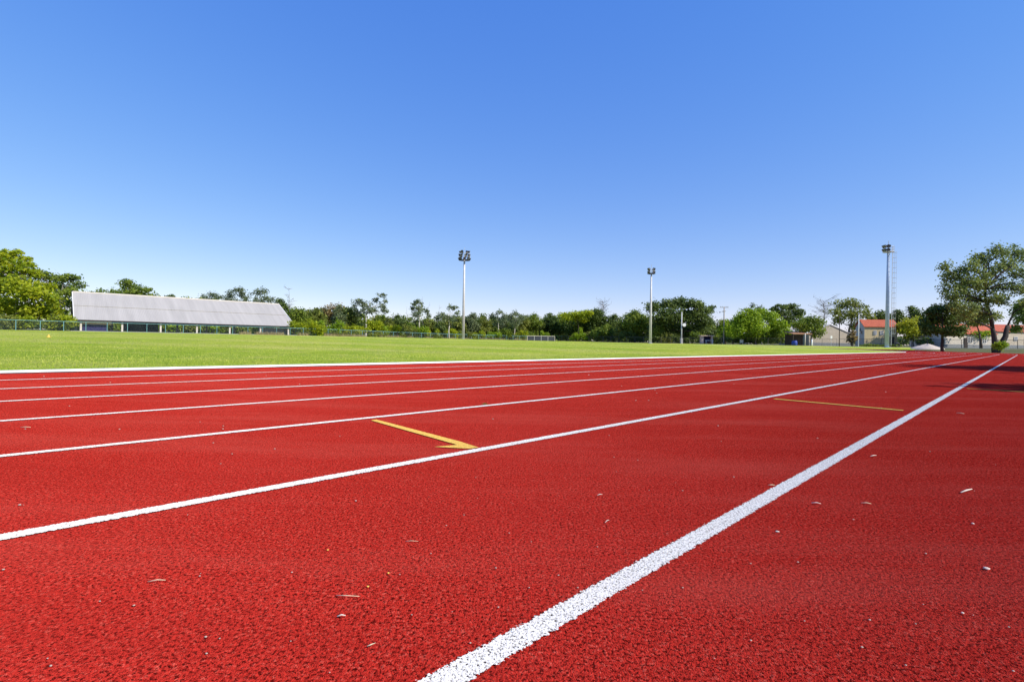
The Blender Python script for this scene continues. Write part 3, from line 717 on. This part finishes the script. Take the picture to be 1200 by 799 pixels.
# ------------------------------------------------------------------ floodlight masts
def mast(label, x, ybase, ytop, depth, ring, lamps, mat, rb, rt, ladder=False):
    b = basept(x, depth); H = P(x, ytop, depth).z - b.z
    toc = math.atan2(-b.y, -b.x)            # towards the camera side
    t = thing('floodlight_mast', label, 'floodlight mast', b)
    MB().tube([(0, 0, -.2), (0, 0, H * .5), (0, 0, H - ring * .85)], [rb, (rb + rt) / 2, rt], 16).build('pole', mat, t, True)
    MB().tube([(0, 0, 0), (0, 0, .06)], rb * 1.9, 16).build('base_plate', mat, t)
    zp = H - ring * .92; mb = MB(); rr = ring / 2
    seg = 20
    def circ(z, r): return [(r * math.cos(2 * math.pi * i / seg), r * math.sin(2 * math.pi * i / seg), z) for i in range(seg + 1)]
    mb.tube(circ(zp, rr), .06, 6); mb.tube(circ(zp, rr * .45), .05, 6)
    for i in range(8):
        a = 2 * math.pi * i / 8; mb.tube([(0, 0, zp), (rr * math.cos(a), rr * math.sin(a), zp)], .05, 5)
    mb.build('platform', DARKM if not ladder else STEEL, t)
    ml = MB()
    hr = ring * .55
    ml.tube(circ(zp + hr, rr), .035, 5); ml.tube(circ(zp + hr * .5, rr), .03, 5)
    for i in range(8):
        a = 2 * math.pi * i / 8 + .2; ml.tube([(rr * math.cos(a), rr * math.sin(a), zp), (rr * math.cos(a), rr * math.sin(a), zp + hr)], .03, 5)
    ml.build('railing', STEEL, t)
    MB().tube([(0, 0, zp), (0, 0, H + .5)], .04, 6).build('lightning_rod', STEEL, t)
    for (an, zo, rad, sz) in lamps:
        a = toc + an; z = zp + zo; cx, cy = rad * math.cos(a), rad * math.sin(a)
        mb = MB(); dx, dy = math.cos(a), math.sin(a); tilt = -.55
        ax = Vector((dx * math.cos(tilt), dy * math.cos(tilt), math.sin(tilt)))
        c = Vector((cx, cy, z))
        mb.tube([c - ax * sz * .45, c - ax * sz * .25, c + ax * sz * .3], [sz * .2, sz * .36, sz * .52], 10)
        mb.tube([(cx * .6, cy * .6, z - sz * .5), c - ax * sz * .3], .03, 5)
        fl = mb.build('floodlight', DARKM, t)
        MB().tube([c + ax * (sz * .3 + .004), c + ax * (sz * .34)], sz * .47, 10).build('lens', GLASS, fl)
    if ladder:
        mb = MB(); a = toc + 1.75; o = Vector((math.cos(a), math.sin(a), 0)); sd = Vector((-o.y, o.x, 0))
        c0 = o * (rb + .28)
        for sg in (-1, 1): mb.tube([c0 + sd * .22 * sg + Vector((0, 0, .4)), c0 + sd * .22 * sg + Vector((0, 0, zp))], .025, 5)
        z = .6
        while z < zp: mb.tube([c0 - sd * .22 + Vector((0, 0, z)), c0 + sd * .22 + Vector((0, 0, z))], .016, 4); z += .35
        mb.build('ladder', STEEL, t); mc = MB(); z = 2.6
        while z < zp:
            pts = [c0 + Vector((0, 0, z)) + sd * .22 * math.cos(k) * 1.6 + o * .62 * math.sin(k) for k in np.linspace(0, math.pi, 8)]
            mc.tube(pts, .022, 4); z += .95
        for k in (.5, 1.57, 2.6):
            q = c0 + sd * .352 * math.cos(k) + o * .62 * math.sin(k); mc.tube([q + Vector((0, 0, 2.6)), q + Vector((0, 0, zp))], .018, 4)
        mc.build('safety_cage', STEEL, t)
    return t
lam = []
for tier, zo in ((0, .3), (1, 1.15), (2, 2.0)):
    for k in range(8 - tier): lam.append((2 * math.pi * k / (8 - tier) + .25 * tier, zo + .1 * (k % 2), 1.35 - .12 * tier, .66))
mast('tall pale mast ringed with many floodlights near the picture centre', 542.7, 398, 293, 124, 2.9, lam, STEEL, .36, .22)
lam = [(a, z, .8, .75) for a in (-.9, .9, 2.4, -2.4) for z in (.3, 1.15)]
mast('slim grey mast with four paired floodlights in front of the huge dark tree', 762, 402, 313, 129, 2.0, lam, STEEL, .36, .19)
lam = [(a, z, .75, .62) for a in (-1.5, -.75, 0) for z in (.35, 1.05)] + [(.4, 1.1, .3, .5)]
mast('blue-grey mast with ladder cage and railed platform before the cream house', 1039.4, 406, 286, 92, 1.7, lam, BLUESTEEL, .36, .21, True)

# ------------------------------------------------------------------ poles, lamps
def upole(x, ytop, depth, label, cross=True):
    b = basept(x, depth); H = P(x, ytop, depth).z - b.z
    t = thing('utility_pole', label, 'utility pole', b)
    MB().tube([(0, 0, -.2), (0, 0, H)], [.19, .12], 10).build('pole', WOOD if cross else STEEL, t, True)
    if cross:
        MB().box((0, 0, H - .15), (2.2, .12, .14)).build('crossarm', WOOD, t)
        MB().box((0, 0, H - 1.15), (.9, .12, .14)).build('crossarm', WOOD, t)
        mb = MB()
        for q in (-.95, -.5, .5, .95): mb.tube([(q, 0, H - .08), (q, 0, H + .14)], [.05, .03], 6)
        mb.build('insulators', DARKM, t)
        MB().tube([(-1.15, -.1, H - 1.6), (-1.15, -.1, H - 1.3)], .12, 8).build('fuse_box', DARKM, t)
        MB().box((-.6, -.1, H - 1.35), (1.1, .05, .05)).build('bracket', DARKM, t)
    else:
        mb = MB(); c = Vector((.55, -.25, H - 3.6))
        for i in range(7):
            pass
        prof = [(.02, .0), (.25, .02), (.42, .1), (.48, .2)]
        pts = [c + Vector((0, -.12, 0)) + Vector((0, -z, 0)) for r_, z in prof]
        mb.tube(pts, [r_ for r_, z in prof], 16); mb.tube([(.1, 0, H - 3.6), c + Vector((0, -.1, 0))], .04, 6)
        mb.build('dish', WHITE, t)
        MB().box((0, -.1, .75), (.55, .55, 1.5)).build('base_block', CONC, t)
    return t
upole(848, 360, depth_fence(848) - 3, 'wooden pole with crossarms beside the mounded lime tree')
upole(798.5, 366, depth_fence(798) - 4, 'pale pole carrying a round white dish in front of the huge dark tree', False)
def lamppost(label, x, ytop, depth, mat, arm, head=True, r=.07):
    b = basept(x, depth); H = P(x, ytop, depth).z - b.z; t = thing('street_lamp' if head else 'post', label, 'street lamp' if head else 'post', b)
    MB().tube([(0, 0, -.2), (0, 0, H)], [r * 1.3, r], 9).build('pole', mat, t, True)
    if head:
        MB().tube([(0, 0, H - .1), (arm * .6, 0, H + .1), (arm, 0, H + .08)], .04, 6).build('arm', mat, t)
        mb = MB(); mb.tube([(arm * .85, 0, H + .1), (arm * 1.05, 0, H + .12), (arm * 1.6, 0, H + .06)], [.06, .14, .1], 8); mb.build('lamp_head', WHITE, t)
    return t
lamppost('tall white street lamp at the left corner of the cream house', 1006, 369, 104, WHITE, .45)
lamppost('dark slender street lamp in front of the beige gabled hall', 983.5, 371, 104, DARKWOOD, -.5)
lamppost('short pale lamp beside the brown-roofed kiosk', 943.5, 391, 108, PALEWALL, .3, r=.08)
lamppost('white stub post beside the small glossy tree', 951.5, 398, 104, WHITE, .3, False, r=.12)
b = basept(974, 105); t = thing('signpost', 'small white rectangular sign on a thin post before the beige hall', 'sign', b)
MB().tube([(0, 0, 0), (0, 0, 2.0)], .035, 6).build('pole', STEEL, t); MB().box((0, -.06, 1.95), (.38, .04, .55)).build('sign_board', WHITE, t)
b = basept(869, depth_fence(869) - 1.0); t = thing('notice_board', 'white square notice board on legs below the mounded lime tree', 'notice board', b)
MB().box((0, 0, .85), (.85, .06, .8)).build('board', WHITE, t)
for q in (-.35, .35): MB().box((q, .06, .45), (.06, .05, .9)).build('leg', STEEL, t)
b = basept(875.5, depth_fence(876) - 1.2); t = thing('bench', 'low pale bench beside the white notice board', 'bench', b)
MB().box((0, 0, .42), (1.0, .4, .08)).build('seat', PALEWALL, t)
for q in (-.4, .4): MB().box((q, 0, .19), (.08, .36, .38)).build('leg', CONC, t)

# screened panel by the fence corner
pa = W(SE - 8.5, 117.4); pb = W(SE - .6, 114.5)
pa = P(618, 399, 158); pb = P(650, 400, 160); L = (pb - pa).to_2d().length; an = math.atan2(pb.y - pa.y, pb.x - pa.x)
t = thing('screen_panel', 'low dark screen with a pale frame standing before the dark clump', 'screen', (pa.x, pa.y, tz(pa)), an)
MB().box((L / 2, 0, 1.72), (L, .1, .12)).build('top_rail', PALEWALL, t)
for k in range(5): MB().box((L * k / 4, 0, .85), (.1, .08, 1.7)).build('post', PALEWALL if k in (0, 4) else STEEL, t)
MB().box((L / 2, .08, .85), (L - .1, .03, 1.55)).build('screen_cloth', SCREEN, t)
# guard hut
b = basept(827.5, depth_fence(828) - 2.0); t = thing('guard_hut', 'tiny pinkish hut with a flat overhanging roof below the huge dark tree', 'hut', b, R(-8))
mb = MB(); mb.box((-1.15, 0, 1.05), (.55, 2.2, 2.1)); mb.box((1.25, 0, 1.05), (.35, 2.2, 2.1)); mb.box((.15, .9, 1.05), (2.0, .3, 2.1)); mb.build('wall', PINK, t)
MB().box((0, -.1, 2.22), (3.5, 2.8, .2)).build('roof', PINK, t); MB().box((.1, .2, 1.2), (1.85, .06, 1.5)).build('window', NAVY, t)
MB().box((.55, -1.2, .95), (2.2, .3, .12)).build('counter', WHITE, t)
for q in (-.3, 1.4): MB().box((q, -1.2, .445), (.08, .2, .89)).build('counter_leg', WHITE, t)
# cone
p = P(57, 397, 20.5); b = Vector((p.x, p.y, tz(p) + .075))
t = thing('marker_cone', 'small yellow marker cone on the grass at far left', 'cone', b)
MB().tube([(0, 0, .012), (0, 0, .04), (0, 0, .12)], [.055, .045, .015], 12).build('cone_body', YEL, t); MB().box((0, 0, .008), (.13, .13, .016)).build('base', YEL, t)

# ------------------------------------------------------------------ shed
ZS = 1.12; EV, RGZ = 3.4 - ZS, 9.1 - ZS
SA, SB, VF = 3.6, 44.6, 126.0; HW = 11.6
t = thing('open_shed', 'long open-sided shed with a big grey pitched roof and white posts', 'shed', W(SA, VF, ZS), RZU)
LN = SB - SA
def slab(a, b, th):   # a sloping roof sheet from eave a(y,z) to ridge b(y,z), x from x0..x1
    return [(-.0, a[0], a[1]), (-.0, b[0], b[1]), (-.0, b[0], b[1] + th), (-.0, a[0], a[1] + th)]
ym, zm = HW * .47, EV + (RGZ - EV) * .47
rf = MB().prism(slab((-.4, EV - .18), (ym + .25, zm + .12), .07), (LN, 0, 0)).build('roof', SHEETROOF, t)
MB().prism(slab((ym, zm + .12), (HW, RGZ + .12), .07), (LN, 0, 0)).build('roof', SHEETROOF, t)
MB().prism(slab((2 * HW + .4, EV - .18), (HW, RGZ + .12), .07), (LN, 0, 0)).build('roof', SHEETROOF, t)
MB().tube([(0, HW, RGZ + .2), (LN, HW, RGZ + .2)], .16, 8).build('ridge_cap', PALEWALL, t)
MB().box((LN / 2, -.42, EV - .24), (LN, .1, .2)).build('fascia', DARKM, t)
for sx in (-.05, LN + .05):
    MB().prism([(sx - .05, -.45, EV - .3), (sx - .05, HW, RGZ + .02), (sx - .05, HW, RGZ + .22), (sx - .05, -.45, EV - .02)], (.1, 0, 0)).build('barge_board', WHITE, t)
def xs_of(x, vv):
    tt = (x - 600) / F; d = vv / (SU - CU * tt); return d * (CU + SU * tt)
for x in (94.5, 143, 188, 230.5, 269, 305, 337.5):
    s = xs_of(x, VF + .3) - SA
    MB().box((s, .3, EV / 2 - .1), (.3, .3, EV - .1)).build('post', PALEWALL, t)
    MB().box((s, 2 * HW - .3, EV / 2 - .1), (.42, .42, EV - .1)).build('post', PALEWALL, t)
    MB().prism([(s - .1, .3, EV - .35), (s - .1, HW, RGZ - .4), (s - .1, HW, RGZ - .05), (s - .1, .3, EV - .0)], (.2, 0, 0)).build('rafter', DARKM, t)
    MB().prism([(s - .1, 2 * HW - .3, EV - .35), (s - .1, HW, RGZ - .4), (s - .1, HW, RGZ - .05), (s - .1, 2 * HW - .3, EV)], (.2, 0, 0)).build('rafter', DARKM, t)
MB().box((LN / 2, HW, -.1), (LN + 1, 2 * HW + 1, .25)).build('floor_slab', PLINTH, t)
s0, s1_ = xs_of(96, VF + 1) - SA, xs_of(126, VF + 1) - SA
MB().box(((s0 + s1_) / 2, .9, .60), (s1_ - s0, .15, 1.4)).build('wall', NAVY, t)
MB().box(((s0 + s1_) / 2 + .3, 1.0, 1.72), (s1_ - s0 + .6, .15, .82)).build('wall', TAN, t)
s0, s1_ = xs_of(144, VF + 6) - SA, xs_of(186, VF + 6) - SA
MB().box(((s0 + s1_) / 2, 7, 1.0), (s1_ - s0, .15, 1.7)).build('wall', NAVY, t)
s0, s1_ = xs_of(308, VF + 2) - SA, xs_of(336, VF + 2) - SA
MB().box(((s0 + s1_) / 2, 2.5, .75), (s1_ - s0, .15, 1.3)).build('wall', PLINTH, t)
MB().box(((s0 + s1_) / 2, 2.4, 1.5), (s1_ - s0, .2, .12)).build('wall_cap', PALEWALL, t)
MB().box((s1_ + .2, 3.2, 1.2), (.25, 4, 2.2)).build('wall', BEIGE, t)

# ------------------------------------------------------------------ houses on the right
def house(label, p0, p1, wall_h, roof_h, deep, wallmat, roofmat, windows=(), doors=(), gable_front=False, oh=.35, plinth=True, z0=None, name='house', chim=None, cat='house', gablemat=None, gwin=()):
    """front wall from world point p0 to p1; local x along the front, +y away from camera"""
    L = (p1 - p0).to_2d().length; an = math.atan2(p1.y - p0.y, p1.x - p0.x)
    zb = min(tz(p0), tz(p1)) if z0 is None else z0
    t = thing(name, label, cat, (p0.x, p0.y, zb), an); wm = wallmat
    if not gable_front:
        prof = [(0, -.3), (deep, -.3), (deep, wall_h), (deep / 2, wall_h + roof_h - .05), (0, wall_h)]
        MB().prism([(0, y, z) for y, z in prof], (L, 0, 0)).build('wall', wm, t)
        for sg in (0, 1):
            y0, y1 = (-oh, deep / 2) if sg == 0 else (deep + oh, deep / 2)
            ze = wall_h - oh * roof_h / (deep / 2) + .03
            MB().prism([(-oh, y0, ze), (-oh, y1, wall_h + roof_h + .03), (-oh, y1, wall_h + roof_h + .15), (-oh, y0, ze + .12)], (L + 2 * oh, 0, 0)).build('roof', roofmat, t)
        if gablemat:
            MB().prism([(-.03, .0, -.25), (-.03, deep, -.25), (-.03, deep, wall_h - .04), (-.03, deep / 2, wall_h + roof_h - .12), (-.03, 0, wall_h - .04)], (.026, 0, 0)).build('gable_wall', gablemat, t)
    else:
        prof = [(0, -.3), (L, -.3), (L, wall_h), (L / 2, wall_h + roof_h), (0, wall_h)]
        MB().prism([(x, 0, z) for x, z in prof], (0, deep, 0)).build('wall', wm, t)
        for sg in (0, 1):
            x0, x1 = (-oh, L / 2) if sg == 0 else (L + oh, L / 2)
            ze = wall_h - oh * roof_h / (L / 2) + .03
            MB().prism([(x0, -oh, ze), (x1, -oh, wall_h + roof_h + .03), (x1, -oh, wall_h + roof_h + .13), (x0, -oh, ze + .1)], (0, deep + 2 * oh, 0)).build('roof', roofmat, t)
    if plinth: MB().box((L / 2, -.03, .25), (L, .05, 1.0)).build('plinth', PLINTH, t)
    for (fx, z, w, h) in windows:
        w_ = MB().box((fx * L, -.045, z), (w, .09, h)).build('window', WINDOW, t)
        mb = MB()
        for q in (-w / 2, 0, w / 2): mb.box((fx * L + q, -.1, z), (.07, .03, h + .07))
        for q in (-h / 2, 0, h / 2): mb.box((fx * L, -.105, z + q), (w + .07, .03, .07))
        mb.build('frame', WHITE, w_)
    for (fx, w, h) in doors: MB().box((fx * L, -.06, h / 2), (w, .1, h)).build('door', DARKWOOD, t)
    for (fy, z, w, h) in gwin: MB().box((-.06, fy * deep, z), (.08, w, h)).build('window', WINDOW, t)
    if chim: MB().box((chim[0] * L, deep / 2, wall_h + roof_h + .3), (.5, .5, .9)).build('chimney', PALEWALL, t)
    return t
d = 113
house('cream two-storey house with an orange tiled roof behind the laddered mast', P(1013, 400, d), P(1051.5, 400, d - 1), 4.65, 1.5, 3.7, CREAM, TILES, [(.32, 3.2, .55, .9), (.52, 3.2, .55, .9), (.76, 3.2, .7, .9)], [(.83, 1.0, 2.3)], gablemat=PALEWALL, oh=.25, gwin=[(.5, 3.9, .6, .7), (.3, 3.3, .6, .7)])
d = 124
house('beige hall with a wide plain gable and a dark dado, left of the cream house', P(948, 400, d), P(996.5, 400, d), 3.1, 2.2, 14, BEIGE, PALEWALL, gable_front=True, oh=.15, name='hall', cat='hall')
d = 116
house('pale grey little outbuilding behind the heap of sand', P(1082, 400, d), P(1097, 400, d), 2.2, .9, 4, PALEWALL, PALEWALL, [(.5, 1.0, .9, .9)], gable_front=True, oh=.1, name='outbuilding', plinth=False)
house('pale house with a bright orange tiled roof seen past the clipped tree', P(1106, 400, 104), P(1166, 400, 106), 3.2, 2.0, 6, PALEWALL, TILES, [(.5, 1.7, 1.2, 1.0), (.78, 1.7, 1.0, 1.0)], [(.42, .9, 2.2)], chim=(.4,))
house('long beige house cut by the right edge behind the forked trunk', P(1168, 400, 118), P(1240, 400, 121), 4.0, 1.8, 9, BEIGE, TILES, [(.14, 2.3, 1.0, .9), (.3, 2.3, 1.0, .9)], oh=.3)
# kiosk
b = basept(935, 112); t = thing('kiosk', 'open brown-roofed kiosk behind the small glossy tree', 'kiosk', b)
MB().prism([(-2.2, -1.8, 2.55), (-2.2, 1.8, 3.1), (-2.2, 1.8, 3.25), (-2.2, -1.8, 2.7)], (4.4, 0, 0)).build('roof', ROOFBROWN, t)
for q in (-2, 2):
    for w in (-1.6, 1.6): MB().box((q, w, 1.25 + .1 * (w > 0)), (.14, .14, 2.6 + .3 * (w > 0))).build('post', DARKWOOD, t)
MB().box((0, 1.7, 1.3), (4.0, .1, 2.5)).build('back_wall', DARKWOOD, t)
b = basept(931, 110.6); t = thing('water_barrel', 'blue plastic barrel under the brown kiosk roof', 'barrel', b)
MB().tube([(0, 0, 0), (0, 0, .1), (0, 0, .55), (0, 0, 1.0), (0, 0, 1.1)], [.5, .55, .6, .55, .45], 14).build('barrel_body', BLUE, t, True); MB().tube([(0, 0, 1.1), (0, 0, 1.16)], .47, 14).build('lid', BLUE, t)
# sand heap
b = basept(1087, 84)
ng, na = 14, 40; V = [(0, 0, .85)]; Fc = []
for i in range(1, ng):
    for j in range(na):
        rr_ = i / (ng - 1); a = 2 * math.pi * j / na
        z = .85 * (1 - rr_) ** .8 * (1 + .12 * math.sin(3 * a + 1)) + .03 * random.uniform(-1, 1)
        V.append((2.5 * rr_ * math.cos(a), 2.2 * rr_ * math.sin(a), max(z, -.05) - (.1 if i == ng - 1 else 0)))
for j in range(na): Fc.append((0, 1 + j, 1 + (j + 1) % na))
for i in range(ng - 2):
    for j in range(na):
        a0 = 1 + i * na; Fc.append((a0 + j, a0 + na + j, a0 + na + (j + 1) % na, a0 + (j + 1) % na))
o = MB().add(V, Fc).build('sand_heap', SAND, None, True, b); tag(o, 'pale heap of sand beyond the end of the track', 'sand heap')
# dark tyre by the mast
b = basept(1051.5, 96); o = MB().tube([(.42 * math.cos(a), 0, .45 + .42 * math.sin(a)) for a in np.linspace(0, 2 * math.pi, 19)], .13, 8, False).build('tyre', DARKM, None, True, b); tag(o, 'dark upright tyre right of the laddered mast foot', 'tyre')

# ------------------------------------------------------------------ litter on the track
def twig(x0, y0, x1, y1, r, mat, label, name='twig', group=None):
    a, b = G(x0, y0), G(x1, y1); c = (a + b) / 2; a -= c; b -= c; up_ = Vector((0, 0, r * .5 + .003))
    mid = Vector((random.uniform(-.003, .003), random.uniform(-.003, .003), .002))
    o = MB().tube([a + up_, a.lerp(b, .5) + up_ + mid, b + up_], [r * .4, r * .55, r * .3], 6).build(name, mat, None, True, (c.x, c.y, 0))
    return tag(o, label, name, group)
def pebble(x, y, r, mat, label, group=None, name='pebble', flat=.6):
    p = G(x, y); rnd = random.Random(x * 31 + y); mb = MB(); n, m = 6, 9
    vs = []; fs = []
    for i in range(n + 1):
        th = math.pi * i / n
        for j in range(m):
            ph = 2 * math.pi * j / m; k = r * .42 * rnd.uniform(.75, 1.15)
            vs.append((k * math.sin(th) * math.cos(ph) * 1.2, k * math.sin(th) * math.sin(ph), k * flat * math.cos(th) + r * flat * .3 + .002))
    for i in range(n):
        for j in range(m): fs.append((i * m + j, (i + 1) * m + j, (i + 1) * m + (j + 1) % m, i * m + (j + 1) % m))
    o = mb.add(vs, fs).build(name, mat, None, True, (p.x, p.y, 0)); return tag(o, label, name, group)
twig(173, 684, 194, 682, .0022, STRAW, 'straw-coloured twig lying alone in the left foreground of the track')
twig(394, 700, 421, 701, .0018, STRAW, 'thin brown twig on the track just above a short pale chip')
twig(395, 725, 405, 724, .0028, PALECHIP, 'short pale chip of wood below the thin brown twig')
twig(475, 636, 490, 636, .0014, STRAW, 'hair-thin straw on the track inside the widest lane')
twig(430, 760, 440, 756, .002, STRAW, 'short brown stick at the bottom edge left of the wide white line')
twig(24, 502, 36, 502, .004, STRAW, 'pale stick on the second lane at the far left')
twig(951, 591, 962, 592, .0032, PALECHIP, 'white chip of wood right of the wide line, left one of a pair')
twig(1009, 591, 1021, 592, .0028, STRAW, 'brownish chip of wood right of the wide line, right one of a pair')
twig(1126, 579, 1139, 575, .0055, PALECHIP, 'thick white splinter on the track near the right edge')
twig(1121, 485, 1130, 486, .006, STRAW, 'tan stick on the track far ahead near the right edge')
twig(900, 570, 908, 570, .003, STRAW, 'tan straw close to the left side of the wide white line')
twig(700, 582, 706, 581, .0025, PALECHIP, 'tiny pale straw in the middle of the widest lane')
twig(1020, 536, 1027, 535, .004, PALECHIP, 'small pale curl beside the wide white line half way along')
twig(709, 614, 714, 611, .002, PALECHIP, 'tiny slanting pale splinter in the widest lane')
rg = random.Random(11)
for _ in range(70):
    x, y = rg.uniform(10, 1190), 440 + 350 * rg.random() ** 1.3
    pebble(x, y, rg.uniform(.0025, .0045) * (1 + 3 * max(0, (560 - y) / 120)), STONE, 'tiny pale speck of grit lying loose on the red track', 'specks of grit on the track', 'grit')
pebble(1156, 668, .014, PALECHIP, 'crumpled white scrap near the right edge of the track', name='scrap', flat=.5)
pebble(911, 624, .012, PALECHIP, 'flat pale scrap right of the wide white line', name='scrap', flat=.25)
pebble(1140, 615, .009, PALECHIP, 'little whitish scrap below the thick white splinter', name='scrap')
pebble(23, 593, .009, STONE, 'tan pebble in the lane at the far left above the white line')
pebble(384, 646, .006, YEL, 'small yellowish seed on the track left of a tiny cluster', name='seed')
pebble(455, 673, .0055, YEL, 'yellowish seed on the track, right one of three', name='seed')
pebble(431, 689, .006, YEL, 'yellowish seed on the track just above the thin brown twig', name='seed')
for x, y, r in [(417, 588, .006), (241, 748, .005), (157, 711, .005), (4, 669, .006), (523, 617, .005), (581, 667, .005), (551, 755, .004), (584, 713, .004), (677, 690, .004), (700, 642, .004), (620, 690, .004), (640, 736, .004), (800, 690, .004), (860, 560, .007), (935, 660, .005), (1019, 728, .005), (1128, 720, .006), (1038, 460, .014), (1000, 610, .006), (760, 470, .014), (690, 440, .02), (250, 520, .008), (322, 527, .008), (140, 504, .01), (272, 533, .008), (505, 650, .004), (342, 672, .004), (1085, 650, .005), (800, 576, .006), (745, 470, .014), (880, 752, .004), (1010, 760, .005)]:
    pebble(x, y, r, STONE if int(x) % 3 else PALECHIP, 'tiny pale speck of grit lying loose on the red track', 'specks of grit on the track', 'grit')
p = G(568, 475); b = Vector((p.x, p.y, .004))
o = MB().add([(-.03, 0, .008), (0, -.013, .003), (.035, 0, .007), (0, .014, .012)], [(0, 1, 2, 3)]).build('fallen_leaf', LEAF['mid'], None, False, b); tag(o, 'green fallen leaf lying on the third white line', 'leaf')

# ------------------------------------------------------------------ light, sky, view
AZ, EL = 120.0, 40.0            # azimuth right of the view axis, elevation
w = bpy.data.worlds.new('World'); scene.world = w; w.use_nodes = True
nt = w.node_tree; bg = nt.nodes['Background']
sky = nt.nodes.new('ShaderNodeTexSky'); sky.sky_type = 'NISHITA'; sky.sun_disc = False
sky.sun_elevation = R(EL); sky.sun_rotation = R(AZ); sky.altitude = 0; sky.air_density = 1.0; sky.dust_density = 0.0; sky.ozone_density = 4.0
hs = nt.nodes.new('ShaderNodeHueSaturation'); hs.inputs['Saturation'].default_value = 1.3; hs.inputs['Value'].default_value = 1.0
nt.links.new(sky.outputs[0], hs.inputs['Color'])
sc_ = nt.nodes.new('ShaderNodeSeparateColor'); cb_ = nt.nodes.new('ShaderNodeCombineColor'); nt.links.new(hs.outputs[0], sc_.inputs[0])
for i_, (a_, p_) in enumerate(((.843, .65), (.752, .65), (.947, .3))):      # the photograph's gentler, more violet gradient
    o_ = math_(nt, 'MULTIPLY', math_(nt, 'POWER', math_(nt, 'MULTIPLY', sc_.outputs[i_], .185), p_), a_ / .185)
    nt.links.new(o_, cb_.inputs[i_])
nt.links.new(cb_.outputs[0], bg.inputs[0]); bg.inputs[1].default_value = .15
sl = bpy.data.lights.new('sun', 'SUN'); sl.energy = 5.0; sl.angle = R(.53); sl.color = (1, .925, .81)
so = bpy.data.objects.new('sun', sl); col.objects.link(so)
dirv = Vector((math.sin(R(AZ)) * math.cos(R(EL)), math.cos(R(AZ)) * math.cos(R(EL)), math.sin(R(EL))))
so.rotation_euler = dirv.to_track_quat('Z', 'Y').to_euler(); so.location = (20, -20, 40)
vs_ = scene.view_settings; vs_.view_transform = 'Standard'; vs_.look = 'None'; vs_.gamma = 1; vs_.use_curve_mapping = False; vs_.exposure = 0.3
scene.render.film_transparent = False
scene.cycles.max_bounces = 6; scene.cycles.transparent_max_bounces = 8
